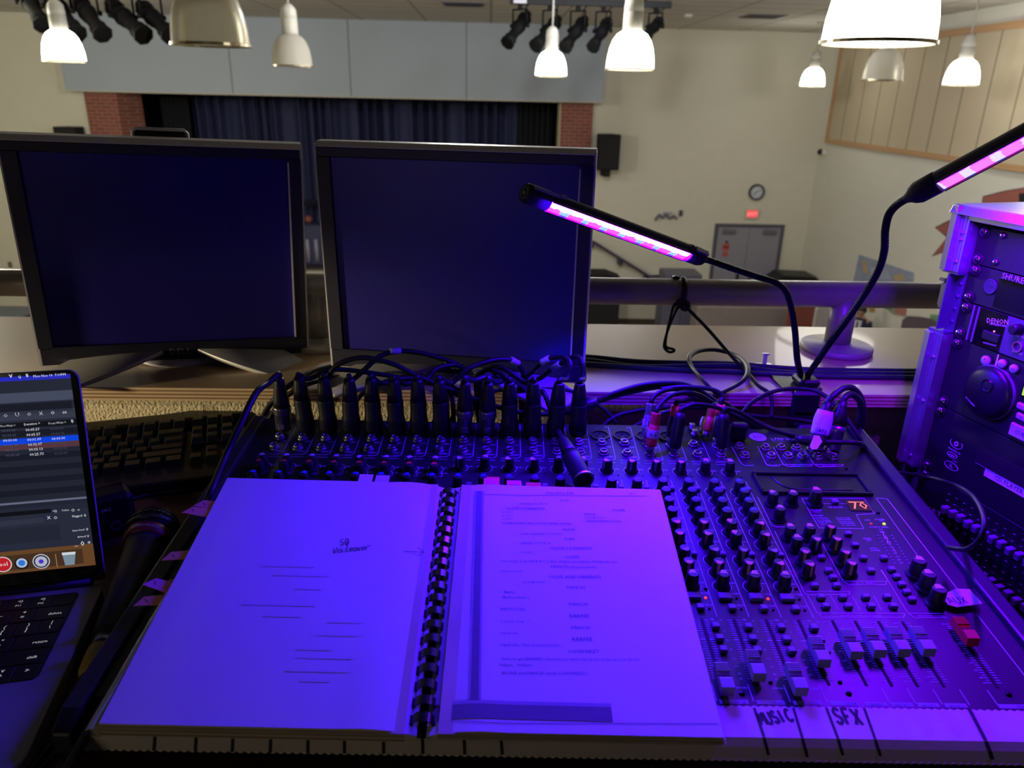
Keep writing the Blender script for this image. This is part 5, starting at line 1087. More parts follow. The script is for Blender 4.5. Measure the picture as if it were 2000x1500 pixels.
LEADS = {1: ('nickel', [(531, 749), (512, 757)], 'first'), 2: ('black', [(602, 740), (640, 724), (670, 722), (721, 728), (775, 736), (830, 747), (868, 762)], None), 3: ('black', [(640, 742), (649, 722), (670, 707), (700, 699), (730, 701), (775, 714), (820, 737), (880, 761), (970, 794), (1020, 806), (1064, 809), (1106, 806)], None),
 4: ('black', [(688, 742), (715, 719), (733, 702), (748, 693), (772, 686), (805, 687), (844, 695), (895, 713), (912, 735)], (4,)), 5: ('black', [(745, 749), (775, 741), (811, 739), (850, 748), (880, 766)], None), 6: ('black', [(790, 750), (820, 743), (844, 749), (880, 768)], None), 7: ('black', [(832, 742), (850, 722), (880, 713), (904, 719), (912, 745)], None), 8: ('black', [(880, 749), (910, 723), (940, 710), (975, 702), (1005, 706), (1020, 725), (1022, 747)], (4,)),
 9: ('nickel', [(925, 743), (955, 735), (985, 737), (1015, 752)], None), 10: ('nickel', [(969, 747), (990, 741), (1010, 746), (1030, 765)], None), 11: ('black', [(1000, 752), (985, 734), (960, 722), (939, 728), (930, 748)], None), 12: ('black', [(1028, 748), (999, 729), (975, 717), (954, 721), (938, 742)], None), 13: ('black', [(1107, 740), (1114, 713), (1107, 701), (1092, 697), (1065, 704), (1041, 725), (1022, 752)], (4,)), 14: ('black', [(1140, 740), (1138, 710), (1131, 699), (1118, 698), (1086, 716), (1060, 736), (1035, 757)], (4,))}
ORD = 'one two three four five six seven eight nine ten eleven twelve thirteen fourteen'.split()
HOW = {1: 'nickel-nosed plug nearest the computer keyboard, lead trailing down beside the script', 2: 'black plug second from the keyboard end of the row', 3: 'black plug whose long lead arches over the row to the grey splitter', 4: 'black plug whose lead peaks highest, with a white sleeve, before the second monitor', 5: 'black plug fifth from the keyboard end, short low lead', 6: 'black plug sixth from the keyboard end, between two alike', 7: 'black plug seventh from the keyboard end, lead looping up', 8: 'last plain black plug before the pair of nickel plugs', 9: 'nickel-nosed plug, the first of the middle pair', 10: 'nickel-nosed plug, the second of the middle pair', 11: 'black plug just past the pair of nickel plugs', 12: 'black plug second past the pair of nickel plugs', 13: 'black plug next to the end of the row, lead crossing its neighbour', 14: 'last black plug of the row, beside the empty sockets'}
for c in range(1, 15):
    kind, pts, slv = LEADS[c]; tilt = rnd.uniform(-2, 2)
    M = MX @ T(cu(c), 0, 0) @ RY(tilt) @ RX(rnd.uniform(-1, 2)); t = thing('microphone_lead', HOW[c], 'microphone cable', M, 'microphone leads along the back of the console')
    link('connector_shell', PLG[kind][0], t); link('boot', PLG[kind][1], t)
    if c == 1:
        w = [at(524, 748, y=.845), at(500, 768, y=.815), at(470, 828, y=.78), at(440, 893, y=.75), at(412, 960, y=.70), at(388, 1008, z=.803), at(352, 1075, z=.795), at(305, 1180, z=.79), at(252, 1285, z=.785), at(190, 1395, z=.780), at(110, 1540, z=.775)]
        w = w[:5]+[p for p in w[5:]]
    elif c == 3: w = pix(pts, .875, .865, False)
    else: w = pix(pts, .868, .93)
    path = lead_path(M, w, .070)
    mb = MB(); mb.tube(path, .0033 if kind == 'black' else .0039, 8, 0, 6); wr = mb.part('wire', [m_lead if kind == 'black' else m_leadg], t)
    if slv and slv != 'first':
        sp = spline(path, 6); k = slv[0]+2
        i = min(len(sp)-3, 6*(k+0)); mb = MB(); a, b = sp[i-1], sp[i+1]; d = (b-a).normalized(); mid = sp[i]; mb.tube([mid-d*.007, mid-d*.003, mid+d*.003, mid+d*.007], .0042, 10, 0, 0); mb.part('label_sleeve', [m_slv], t)
# the splitter that ends lead three, with two tails
a, b = at(1106, 806, y=.865), at(1168, 784, y=.862); MM2 = frame(a, b-a); t = thing('cable_splitter', 'dark moulded splitter where one lead becomes two, above the last plug', 'cable splitter', MM2); L = (b-a).length; Mi = MM2.inverted()
mb = MB(); mb.lathe([(.0035, 0), (.0055, .006), (.0075, L*.45), (.0068, L*.8), (.0055, L)], 18); mb.part('body', [m_leadg], t)
for k, l in enumerate(([(1200, 768), (1250, 753), (1300, 748), (1345, 753), (1385, 775), (1410, 798)], [(1200, 774), (1250, 762), (1300, 755), (1340, 760), (1372, 778), (1395, 800)])):
    mb = MB(); mb.tube([Mi @ p for p in [b]+[at(x, y, y=.862+.004*i) for i, (x, y) in enumerate(l)]+[Vector(at(l[-1][0]+8, l[-1][1]+20, y=.905))]], .0032, 8); mb.part('tail', [m_lead], t)
# loose female XLR lying on the knobs
a, b = at(1096, 858, y=.862), at(1143, 940, y=.765); a = mp(*MS.loc(1098, 858, .034), .034); b = mp(*MS.loc(1140, 938, .024), .024); ax = b-a; LL = ax.length; MM2 = frame(a, ax); t = thing('loose_xlr_plug', 'loose black XLR plug lying slantwise across the knobs', 'microphone cable', MM2); Mi = MM2.inverted()
mb = MB(); mb.lathe([(.0100, LL*.42), (.0105, LL*.5), (.0105, LL*.95), (.0115, LL*.96), (.0115, LL), (.0095, LL), (.0095, LL-.004)], 24, 0, None, True, True); mb.part('connector_shell', [m_black], t)
mb = MB(); mb.lathe([(.0042, 0), (.0065, .004), (.0085, LL*.3), (.0102, LL*.42)], 22); mb.part('boot', [m_black], t)
mb = MB(); mb.ring((0, 0), .0095, .0118, LL-.002, LL+.0005, 24); mb.part('rim', [m_steel], t)
mb = MB(); mb.tube([Mi @ p for p in [a+ax*.03, at(1086, 833, y=.872), at(1075, 800, y=.878), at(1066, 775, y=.885), at(1058, 764, y=.895), at(1052, 775, y=.91), at(1048, 800, y=.93)]], .0034, 8); mb.part('wire', [m_lead], t)
# jack plugs ------------------------------------------------------
def jack(name, base, topp, kind, label, path, Y, text=None):
    u, v = base; A = mp(u, v, 0); tp = at(*topp, y=A.y+.012); M = frame(A, tp-A); L = (tp-A).length
    t = thing(name, label, 'plug', M); col = {'red': m_jred, 'silver': m_jsil, 'black': m_black, 'blackred': m_black, 'white': m_slv}[kind]
    mb = MB(); mb.lathe([(.0045, .004), (.0045, .012)], 14); mb.part('tip_collar', [m_steel], t)
    mb = MB(); mb.lathe([(.0052, .012), (.0062, .014), (.0068, L*.5), (.006, L*.72), (.0048, L*.74)], 20) if kind != 'black' else mb.lathe([(.0058, .010), (.0072, .012), (.0072, L*.85), (.0062, L*.98), (.004, L)], 20); mb.part('shell', [col], t)
    if kind in ('red', 'silver'):
        mb = MB(); 
        for i in range(8): mb.ring((0, 0), .0044, .0058, L*.74+(L*.26/8)*i, L*.74+(L*.26/8)*(i+.62), 16)
        mb.lathe([(.0038, L*.72), (.0036, L*1.0)], 14); mb.part('spring_boot', [col], t)
    elif kind == 'blackred':
        mb = MB(); mb.lathe([(.0058, L*.74), (.0056, L), (.0035, L)], 18); mb.part('red_boot', [m_jred], t)
    if text:
        mb = MB(); mb.lathe([(.0070, L*.42), (.0071, L*.43), (.0071, L*.60), (.0070, L*.61)], 20)
        vdir = (M.to_3x3().inverted() @ (EYE-A)).normalized(); a0 = math.atan2(vdir.y, vdir.x); v_, fc, xa, xb = glyphs(text); k = .010/(xb-xa)
        mb.add([(.0073*math.cos(a0+((x-xa)*k-.005)/.0073), .0073*math.sin(a0+((x-xa)*k-.005)/.0073), L*.46+y*k*1.1) for x, y in v_], fc, 1); mb.part('label_sleeve', [m_slv, m_ink], t)
    Mi = M.inverted(); mb = MB(); mb.tube([(0, 0, L*.97), (0, 0, L+.004)]+[tuple(Mi @ at(x, y, y=A.y+.012+Y*(i+1))) for i, (x, y) in enumerate(path)], .0029, 8); mb.part('wire', [m_lead], t)
m_jred = mat('jack_red', 'e0403c', .5); m_jsil = mat('jack_silver', '9c98a6', .35, .7)
jack('jack_plug', MS.loc(1259, 870), (1272, 788), 'silver', 'silver jack plug with spring boot, behind the labelled red one', [(1280, 772), (1300, 762), (1330, 762), (1360, 780), (1390, 812)], .006, 'SB')
jack('jack_plug', MS.loc(1268, 890), (1282, 806), 'red', 'red jack plug with spring boot and a white label sleeve', [(1290, 790), (1312, 772), (1345, 767), (1375, 776), (1410, 800)], .010, 'SB R')
jack('jack_plug', MS.loc(1308, 872), (1320, 792), 'blackred', 'black jack plug with a red top, behind the tall plain black one', [(1330, 784), (1355, 780), (1390, 793), (1430, 812)], .008)
jack('jack_plug', MS.loc(1315, 890), (1330, 806), 'black', 'tall plain black jack plug beside the labelled red one', [(1340, 796), (1360, 790), (1400, 796), (1450, 818), (1490, 835)], .0035)
jack('phono_plug', MS.loc(1376, 860), (1392, 797), 'red', 'slim red phono plug between the two black jack pairs', [(1398, 790), (1405, 784), (1420, 790), (1440, 806)], .009)
jack('phono_plug', MS.loc(1370, 853), (1384, 802), 'white', 'pale phono plug hidden behind the slim red one', [(1392, 792), (1405, 792), (1422, 804)], .011)
jack('jack_plug', MS.loc(1398, 872), (1408, 790), 'blackred', 'black jack plug with a red top near the console logo', [(1412, 775), (1400, 764), (1375, 758), (1330, 756), (1290, 760)], .004)
jack('jack_plug', MS.loc(1408, 890), (1414, 808), 'black', 'tall plain black jack plug beside the console logo', [(1420, 798), (1445, 806), (1490, 832), (1530, 846), (1560, 852)], .0025)
mb = MB(); u, v = MS.loc(1441, 862); mb.box(-.011, .011, -.006, .006, .0, .024, 0, .003); solo(mb, 'square_connector', [m_black], 'small square black connector block behind the last jack plug', 'connector', None, 0, MX @ T(u, v+.004, 0))
# output XLR plugs at the far end
for (bx_, by_), (tx, ty), tape, lab, path in (((1592, 880), (1615, 792), True, 'XLR plug wrapped in white tape, standing at the far end of the console', [(1628, 772), (1650, 757), (1668, 760), (1682, 780), (1685, 812), (1676, 850), (1664, 872)]), ((1625, 880), (1644, 790), False, 'nickel XLR plug beside the white-taped one at the console end', [(1652, 775), (1664, 770), (1680, 785), (1680, 815), (1668, 846), (1660, 866)])):
    A = mp(*MS.loc(bx_, by_), 0); tp = at(tx, ty, y=A.y+.016); M = frame(A, tp-A); L = (tp-A).length; k = L/.074; t = thing('output_lead', lab, 'microphone cable', M, 'output leads')
    mb = MB(); mb.lathe([(.0085, .002), (.0092, .003), (.0094, .03*k), (.0100, .031*k), (.0100, .04*k)], 22); mb.part('connector_shell', [_M['nickel_shell']], t)
    mb = MB(); mb.lathe([(.0098, .038*k), (.0096, .056*k), (.0078, .066*k), (.0065, .07*k), (.006, .08*k), (.003, .08*k)], 22); mb.part('boot', [m_black], t)
    if tape:
        mb = MB(); mb.lathe([(.0103, .026*k), (.0108, .030*k), (.0112, .05*k), (.0108, .056*k), (.0092, .066*k)], 22); vd = (M.to_3x3().inverted() @ (EYE-A)).normalized(); a0 = math.atan2(vd.y, vd.x); v_, fc, xa, xb = glyphs('GRP1'); kk = .013/(xb-xa)
        mb.add([(.0113*math.cos(a0+((x-xa)*kk-.0065)/.0113), .0113*math.sin(a0+((x-xa)*kk-.0065)/.0113), .031*k+y*kk) for x, y in v_], fc, 1); mb.part('tape_wrap', [mat('white_tape', 'c9c6d2', .7, bump=.4, bscale=120), m_ink], t)
    Mi = M.inverted(); mb = MB(); mb.tube([(0, 0, L), (0, 0, L+.005)]+[tuple(Mi @ at(x, y, y=A.y+.02+.007*i)) for i, (x, y) in enumerate(path)], .0042, 9); mb.part('wire', [m_leadg], t)
# black in-line joint with a folded white tag and its lead over the far corner
a, b = mp(*MS.loc(1562, 858, .022), .022), mp(*MS.loc(1610, 864, .022), .022); M = frame(a, b-a); t = thing('inline_adapter', 'black in-line cable joint with folded white tag, lying before the taped plug', 'adapter', M); L = (b-a).length; Mi = M.inverted()
mb = MB(); mb.lathe([(.0035, -.004), (.006, .002), (.0075, L*.4), (.0075, L*.8), (.005, L)], 18); mb.part('body', [m_black], t)
q = [MS.loc(x, y, .031) for x, y in ((1582, 870), (1590, 850), (1600, 851), (1606, 862), (1596, 877), (1586, 878))]
mb = MB(); vs = [tuple(Mi @ mp(u, v, .031)) for u, v in q]; mb.add(vs+[tuple(Mi @ mp(u, v, .0306)) for u, v in q], [tuple(range(6))[::-1], tuple(range(6, 12))]); mb.part('white_tag', [m_slv], t)
mb = MB(); mb.tube([Mi @ p for p in [b, mp(*MS.loc(1640, 864, .024), .024), mp(*MS.loc(1676, 866, .024), .024), at(1694, 880, y=.845), at(1712, 915, y=.83), at(1727, 945, y=.80)]], .0032, 8); mb.part('wire', [m_lead], t)
for l in ([(1540, 848), (1480, 828), (1430, 806)], [(1540, 862), (1500, 846), (1455, 822)]):
    mb = MB(); mb.tube([Mi @ p for p in [a]+[at(x, y, y=.865+.012*i) for i, (x, y) in enumerate(l)]], .0029, 8); mb.part('wire', [m_lead], t)

# ================================================================ LOOSE CABLES BEHIND AND BESIDE THE CONSOLE
def cable(pts, r, label, m=None, name='black_cable', group=None, flat=None):
    o = Vector(pts[0]); mb = MB(); mb.tube([Vector(p)-o for p in pts], r, 8, 0, 7, flat); return solo(mb, name, [m or m_lead], label, 'cable', group, 0, T(*o))
Lz = LZ+.004
cable([at(505, 830, y=.93), at(528, 790, y=.945), at(560, 757, y=.955), at(612, 725, z=Lz+.003), at(660, 712, z=Lz), at(715, 700, z=Lz), at(790, 695, z=Lz)], .0038, 'thick black cable climbing from the keyboard corner over the ledge behind the plugs')
cable([at(515, 838, y=.925), at(545, 790, y=.94), at(585, 757, y=.95), at(650, 738, z=Lz+.002), at(730, 730, z=Lz+.004), at(800, 735, y=.95), at(870, 760, y=.94), at(930, 790, y=.93)], .0034, 'black cable running low behind the boots of the plugs')
cable([at(690, 790, y=.925), at(720, 760, y=.94), at(790, 735, y=.95), at(850, 740, y=.945), at(905, 770, y=.935), at(930, 800, y=.925)], .0032, 'black cable crossing between the fourth plug and the monitor foot')
cable([at(870, 838, y=.925), at(900, 795, y=.93), at(960, 765, y=.94), at(1060, 760, y=.945), at(1120, 765, y=.94), at(1180, 800, y=.93), at(1205, 828, y=.92)], .0028, 'thin black cable behind the last plugs of the row')
cable([at(1160, 850, y=.915), at(1200, 815, y=.925), at(1260, 800, y=.935), at(1330, 795, y=.94), at(1400, 800, y=.94), at(1470, 812, y=.93), at(1540, 818, y=.935), at(1620, 830, y=.93)], .0034, 'black cable sagging under the ledge toward the taped plug')
cable([at(1225, 840, y=.905), at(1300, 805, y=.915), at(1390, 795, y=.92), at(1450, 812, y=.925), at(1530, 845, y=.91)], .003, 'thin dark cable behind the red plugs')
cable([at(1450, 806, y=.905), at(1470, 785, y=.91), at(1510, 765, y=.915), at(1555, 759, y=.92), at(1600, 766, y=.90), at(1640, 800, y=.87), at(1675, 850, y=.845), at(1702, 895, y=.83), at(1725, 940, y=.80)], .0027, 'thin black cable arching over to the far corner in front of the lamp clip')
cable([at(1655, 862, y=.86), at(1690, 900, y=.83), at(1712, 950, y=.79), at(1735, 1000, y=.77)], .0045, 'thick black cable hanging down along the far side of the console')
p5 = [at(1735, 920, y=.86), at(1790, 928, y=.83), at(1850, 942, y=.74), at(1895, 965, y=.64), at(1920, 1005, y=.58), at(1918, 1045, y=.56), at(1890, 1072, y=.57), at(1850, 1070, y=.60)]
cable(p5, .0024, 'thin black twin cable looping in front of the equaliser faders')
cable([at(1830, 1070, y=.66), at(1900, 1150, y=.60), at(1960, 1225, y=.55), at(2010, 1290, y=.52)], .0042, 'thick black cable between the console side and the equaliser')
m_teal = mat('teal_cable', '203238', .5)
for k, off, r, lab in ((0, 0, .0042, 'top teal cable of the bundle along the ledge'), (1, 7, .0042, 'middle teal cable of the bundle along the ledge'), (2, 14, .0038, 'front teal cable of the bundle along the ledge')):
    wv = (0, 3, -2)[k]
    cable([at(1050, 694+off, z=LZ+.004), at(1145, 697+off, z=LZ+.004), at(1240, 706+off+wv, z=LZ+.004), at(1330, 709+off, z=LZ+.004), at(1430, 711+off-wv, z=LZ+.004), at(1530, 719+off+wv*.5, z=LZ+.004), at(1620, 723+off*.9, z=LZ+.004), at(1800, 725+off*.9, z=LZ+.004), at(1960, 727+off*.9, z=LZ+.004)], r, lab, m_teal, 'teal_cable', 'teal cables along the ledge')
m_green = mat('green_cable', '2d4a45', .5)
cable([at(560, 664, z=LZ+.004), at(610, 658, z=LZ+.004), at(650, 656, z=LZ+.004), at(720, 664, z=LZ+.004)], .004, 'dark green cable lying on the ledge between the monitors', m_green, 'green_cable')
cable([at(560, 672, z=LZ+.004), at(610, 670, z=LZ+.004), at(640, 676, z=LZ+.004), at(700, 672, z=LZ+.004)], .004, 'second green cable at the foot of the monitor gap', m_green, 'green_cable')
# plastic cable clip on the ledge
p = at(1493, 716, z=LZ); t = thing('cable_clip', 'small clear plastic clip standing on the ledge by the teal cables', 'clip', T(p.x, p.y, LZ)); m_clr = mat('clear_plastic', 'c9c3cf', .3, trans=.4)
mb = MB(); mb.box(-.013, .013, -.012, .012, 0, .002, 0, .0006); mb.part('pad', [m_clr], t); mb = MB(); mb.box(-.003, .003, .0, .004, .002, .020, 0, .0008); mb.box(-.005, .005, -.001, .005, .018, .021, 0, .0008); mb.part('tab', [m_clr], t)
# strap knotted round the rail
py_ = at(1632, 683, z=LZ).y; rc = H-.289; o = at(1330, 567, y=py_-.02); t = thing('black_strap', 'black strap knotted round the rail, its long end looping over the ledge', 'strap', T(*o)); oi = T(*o).inverted()
def tl_(l): return [Vector(p)-o for p in l]
c0 = at(1325, 565, y=py_); w = []
for i in range(13):
    a = math.radians(100-30*i); w.append(Vector((c0.x+.012*(i/12)-.006, py_+.0235*math.cos(a), rc+.0235*math.sin(a))))
mb = MB(); mb.tube(tl_(w), .003, 8, 0, 3, 2.); mb.part('wrap', [m_lead], t)
mb = MB(); mb.sphere(.009, 12, 8, 0, T(*(at(1338, 598, y=py_-.028)-o))); mb.sphere(.007, 12, 8, 0, T(*(at(1328, 592, y=py_-.028)-o))); mb.part('knot', [m_lead], t)
mb = MB(); mb.tube(tl_([at(1332, 596, y=py_-.03), at(1318, 594, y=py_-.03), at(1308, 625, y=py_-.035), at(1300, 665, y=py_-.04), at(1302, 678, y=py_-.045), at(1315, 682, y=py_-.05), at(1316, 686, y=py_-.05), at(1306, 687, y=py_-.05), at(1297, 675, y=py_-.045), at(1306, 640, y=py_-.035), at(1322, 604, y=py_-.03), at(1332, 598, y=py_-.03)]), .0022, 8, 0, 5); mb.part('loop_end', [m_lead], t)
mb = MB(); mb.tube(tl_([at(1338, 598, y=py_-.03), at(1380, 640, y=1.12), at(1430, 697, y=1.07), at(1455, 722, y=1.04), at(1480, 752, z=LZ+.006), at(1502, 768, y=.955), at(1508, 790, y=.945), at(1506, 815, y=.93)]), .0028, 8, 0, 6); mb.part('long_end', [m_lead], t)
mb = MB(); mb.tube(tl_([at(1400, 770, y=.955), at(1375, 745, y=.965), at(1352, 718, z=LZ+.012), at(1346, 698, z=LZ+.016), at(1362, 686, z=LZ+.014), at(1395, 683, z=LZ+.010), at(1432, 692, z=LZ+.010), at(1455, 708, z=LZ+.014), at(1460, 728, z=LZ+.016), at(1448, 746, z=LZ+.012), at(1420, 762, y=.965), at(1385, 775, y=.95), at(1350, 780, y=.94)]), .0025, 8, 0, 7, 1.7); mb.part('flat_loop', [m_lead], t)
# ================================================================ TWIN CLIP-ON GROW LAMP
def strip_mat(name, kb, kr, kg, white, base):
    """purple LED strip: a blown-out band, under it magenta and cyan blobs (pattern along x, across y)"""
    m = bpy.data.materials.new(name); m.use_nodes = True; nt = m.node_tree; N = nt.nodes; lk = nt.links.new; b = N['Principled BSDF']; b.inputs['Base Color'].default_value = (.02, .01, .05, 1)
    tc = N.new('ShaderNodeTexCoord'); sp = N.new('ShaderNodeSeparateXYZ'); lk(tc.outputs['Object'], sp.inputs[0])
    nz = N.new('ShaderNodeTexNoise'); nz.inputs['Scale'].default_value = 130; lk(tc.outputs['Object'], nz.inputs['Vector'])
    def mth(op, a, b_=None, c=None):
        n = N.new('ShaderNodeMath'); n.operation = op
        for i, q in enumerate((a, b_, c)):
            if q is None: continue
            if isinstance(q, (int, float)): n.inputs[i].default_value = q
            else: lk(q, n.inputs[i])
        return n.outputs[0]
    y = mth('ADD', sp.outputs['Y'], mth('MULTIPLY', mth('SUBTRACT', nz.outputs['Fac'], .5), .006))
    band = mth('GREATER_THAN', y, white)
    wv = mth('SINE', mth('ADD', mth('MULTIPLY', sp.outputs['X'], 2*math.pi/.0285), mth('MULTIPLY', nz.outputs['Fac'], 2.)))
    cy = mth('GREATER_THAN', wv, .45)
    def mix(f, a, c):
        n = N.new('ShaderNodeMix'); n.data_type = 'RGBA'; lk(f, n.inputs['Factor'])
        for k, q in (('A', a), ('B', c)):
            if isinstance(q, tuple): n.inputs[k].default_value = (*q, 1)
            else: lk(q, n.inputs[k])
        return n.outputs['Result']
    low = mix(cy, base[0], base[1]); col = mix(band, low, base[2])
    lk(col, b.inputs['Emission Color']); b.inputs['Emission Strength'].default_value = LED; return m
p0 = at(1566, 752, z=LZ+.002); CL = T(p0.x, p0.y, LZ); Ci = CL.inverted()
lampT = thing('clip_lamp', 'twin gooseneck clip lamp with purple lit tubes, clamped to the ledge edge', 'lamp', CL)
mb = MB(); mb.box(-.034, .022, -.020, .045, 0, .005, 0, .0015); mb.box(-.012, .018, -.02, .012, .005, .016, 0, .003); mb.part('clip_plate', [m_black], lampT)
mb = MB(); mb.textc('LEDX', (-.016, .022), .008, 0, .0053); mb.part('lettering', [mat('clip_print', '9a98a0', .5)], lampT)
mb = MB(); mb.box(-.024, .016, -.034, -.020, -.055, .004, 0, .004); mb.box(-.02, .012, -.034, .02, -.032, -.024, 0, .002); mb.box(-.016, .008, -.05, -.03, -.075, -.04, 0, .004); mb.part('clip_jaw', [m_black], lampT)
mb = MB(); mb.tube([(-.02+.04*i/40, -.038+.0045*math.cos(i*1.6), -.04+.0045*math.sin(i*1.6)) for i in range(41)], .0009, 6, 0, 0); mb.part('spring', [m_steel], lampT)
def gooseneck(l, Y0, Y1, base):
    pts = [Vector(base)]+[at(x, y, y=Y0+(Y1-Y0)*(i+1)/len(l)) for i, (x, y) in enumerate(l)]
    P = spline(pts, 14); mb = MB(); mb.tube([Ci @ q for q in P], lambda t: .0040, 10, 0, 0)
    # ribs of the flexible conduit
    acc = 0
    for i in range(1, len(P)):
        acc += (P[i]-P[i-1]).length
        if acc > .0026:
            acc = 0; d = (P[i]-P[i-1]).normalized(); mb.ring((0, 0), .0036, .0044, -.0007, .0007, 12, 0, Ci @ frame(P[i], d))
    mb.part('gooseneck', [mat('conduit_black', '141418', .3, .3)], lampT); return pts[-1]
g1 = gooseneck([(1557, 700), (1552, 640), (1543, 592), (1532, 566), (1514, 552), (1480, 541), (1440, 528), (1400, 514), (1374, 505)], .955, .93, (p0.x-.004, p0.y, LZ+.016))
g2 = gooseneck([(1590, 715), (1620, 671), (1652, 628), (1692, 570), (1716, 528), (1727, 490), (1729, 450), (1736, 420), (1752, 400), (1776, 385)], .955, .80, (p0.x+.006, p0.y, LZ+.016))
def lamp_head(A, B, nrm, rad, sm, spread, power, dirty):
    """A: gooseneck end, B: far cap"""
    ax = (B-A); L = ax.length; M = frame(A, ax, Vector(nrm)); # z along the tube, x toward the lit side
    Ml = Ci @ M; n = 28
    mb = MB(); a0, a1 = 62, 298
    mb.lathe([(rad, .028), (rad, L-.028)], 40, 0, Ml, False, False, a0, a1); mb.lathe([(rad*.86, .028), (rad*.86, L-.028)], 40, 0, Ml, False, False, a0, a1); 
    mb.lathe([(.0045, -.004), (.0062, 0), (.0095, .004), (rad*1.06, .010), (rad*1.06, .030), (rad*.98, .031)], 30, 0, Ml); mb.box(-.003, .004, rad*.9, rad*1.22, .004, .028, 1, .001, Ml); hd_ = mb.part('lamp_tube', [m_blackm, m_steel], lampT, None, 0)
    mb = MB(); mb.lathe([(rad*.99, L-.030), (rad*1.02, L-.03), (rad*1.02, L-.003), (rad*.9, L)], 32, 0, Ml); mb.ring((0, 0), rad*.55, rad*.6, L, L+.0004, 24, 1, Ml); mb.lathe([(.0022, L), (.0022, L+.0008)], 12, 1, Ml); mb.part('end_cap', [m_blackm, m_grey], hd_)
    mb = MB(); mb.box(-rad*.2, rad*.25, rad*1.02, rad*1.32, L-.040, L-.004, 0, .0015, Ml); mb.box(-rad*.2, rad*.25, rad*1.2, rad*1.5, L-.046, L-.038, 0, .001, Ml); mb.part('hook', [m_grey], hd_)
    # strip object has its own axes: x along the tube, y across, z out of the lit face
    xs = ax.normalized(); zs = M.to_3x3().col[0].copy(); ysv = zs.cross(xs)
    if ysv.z < 0: ysv = -ysv; xs = -xs
    o = A+ax*.5+zs*(rad*.50); MSx = Matrix((xs, ysv, zs)).transposed().to_4x4(); MSx.translation = o
    hw = rad*.80; mb = MB(); nx = int(L/.006); l2 = L/2-.031
    mb.add([(-l2, -hw, 0), (l2, -hw, 0), (l2, hw, 0), (-l2, hw, 0)], [(0, 1, 2, 3)] if ysv.cross(zs).dot(xs) > 0 or True else [(3, 2, 1, 0)]); so = mb.part('led_strip', [sm], hd_, Ci @ MSx)
    mb = MB(); 
    for s in (-1, 1): mb.box(-l2, l2, s*hw-.0008, s*hw+.0008, -.001, .0022)
    mb.box(-l2-.004, -l2, -hw, hw, -.001, .001); mb.box(l2, l2+.004, -hw, hw, -.001, .001); mb.part('strip_rim', [mat('rim_wine', '3a1030', .4)], hd_, Ci @ MSx)
    return o, zs, ax, L
SM1 = strip_mat('led_strip_bright', 1, 1, 1, -.0018, ((14., .04, 70.), (.10, .19, 110.), (16., .42, 420.)))
SM2 = strip_mat('led_strip_side', 1, 1, 1, .0045, ((1.0, .07, .9), (.25, .22, 1.1), (.35, .03, 1.2)))
A1, B1 = g1, at(1024, 376, y=.80)
lamp_head(A1, B1, (.30, -.56, -.77), .0105, SM1, 0, 0, 0)
A2, B2 = g2, at(2130, 196, y=.70)
o2, z2, ax2, L2 = lamp_head(A2, B2, (-.12, -.70, -.72), .0112, SM2, 0, 0, 0)
# the second head's own LED light, thrown down toward the rack
d2 = light('led_light', 'AREA', o2+Vector((.6, -.3, -.74)).normalized()*.013, o2+Vector((.6, -.3, -.74)), (.13, .0, 1.), 9.0, .16, .008)
d2.parent = lampT; d2.matrix_parent_inverse = CL.inverted()

# ================================================================ RACK CASE
az = math.radians(-13.7); RU = -Vector((math.sin(az), math.cos(az), 0)); RN = Vector((RU.y, -RU.x, 0))
RM = Matrix((RU, RN, Vector((0, 0, 1)))).transposed().to_4x4(); RM.translation = Vector((.57, .854, 1.083))
# local frame: x along the face toward the operator, y out of the face, z up; panel screws sit on x = 0
RMs = Matrix((RU, Vector((0, 0, 1)), RN)).transposed().to_4x4(); RMs.translation = RM.translation; RS = Surf(RMs)
def rl(x, y, h=0): return RS.loc(x, y, h)
m_case = mat('case_laminate', '16161b', .5, bump=.2, bscale=160); m_pan = mat('rack_panel_black', '18171c', .5, .2); m_extr = mat('case_extrusion', 'b4b4c2', .33, .85, var=.05)
rack = thing('rack_case', 'tall flight case rack with aluminium edges standing at the end of the console', 'rack case', RM)
Wd = .482; zt, zb = .0265, -1.075; xo, xi = -.034, -.010; dep = -.34
mb = MB()
mb.box(xo+.004, xi-.004, dep, -.004, zb, zt-.006); mb.box(xi-.004, Wd+.02, dep, -.012, zt-.012, zt-.002); mb.box(Wd+.006, Wd+.03, dep, -.004, zb, zt-.006); mb.box(xo+.004, Wd+.03, dep-.01, dep, zb, zt-.006); mb.box(xo+.004, Wd+.03, dep, -.004, zb, zb+.02); mb.part('shell', [m_case], rack)
mb = MB(); mb.box(xi-.004, xi+.010, -.02, -.0015, zb+.02, zt-.014); mb.part('rack_rail', [m_blackm], rack)
EXT = [(0, .022), (.012, .026), (.013, .018), (.024, .018), (.024, -.01), (0, -.01)]   # profile across the front edge (x, y)
def extr(z0, z1):
    mb = MB(); mb.prism([(xo+x, y) for x, y in EXT][::-1], z0, z1); 
    for x in (.0155, .0205): mb.box(xo+x-.0004, xo+x+.0004, .018, .0186, z0, z1)
    for z in (z0+.012, (z0+z1)/2, z1-.030):
        if z1-z0 > .03: mb.lathe([(.0028, 0), (.0026, .0012), (.0012, .002), (.0001, .0021)], 12, 0, T(xo+.0185, .018, z) @ RX(-90))
    mb.part('edge_extrusion', [m_extr], rack, None, .0006)
zs = [(zt, rl(1850, 528, .02)[1]), (rl(1833, 652, .02)[1], rl(1755, 895, .02)[1]), (rl(1740, 965, .02)[1]-.065, -.62)]
for a, b in zs: extr(min(a, b), max(a, b))
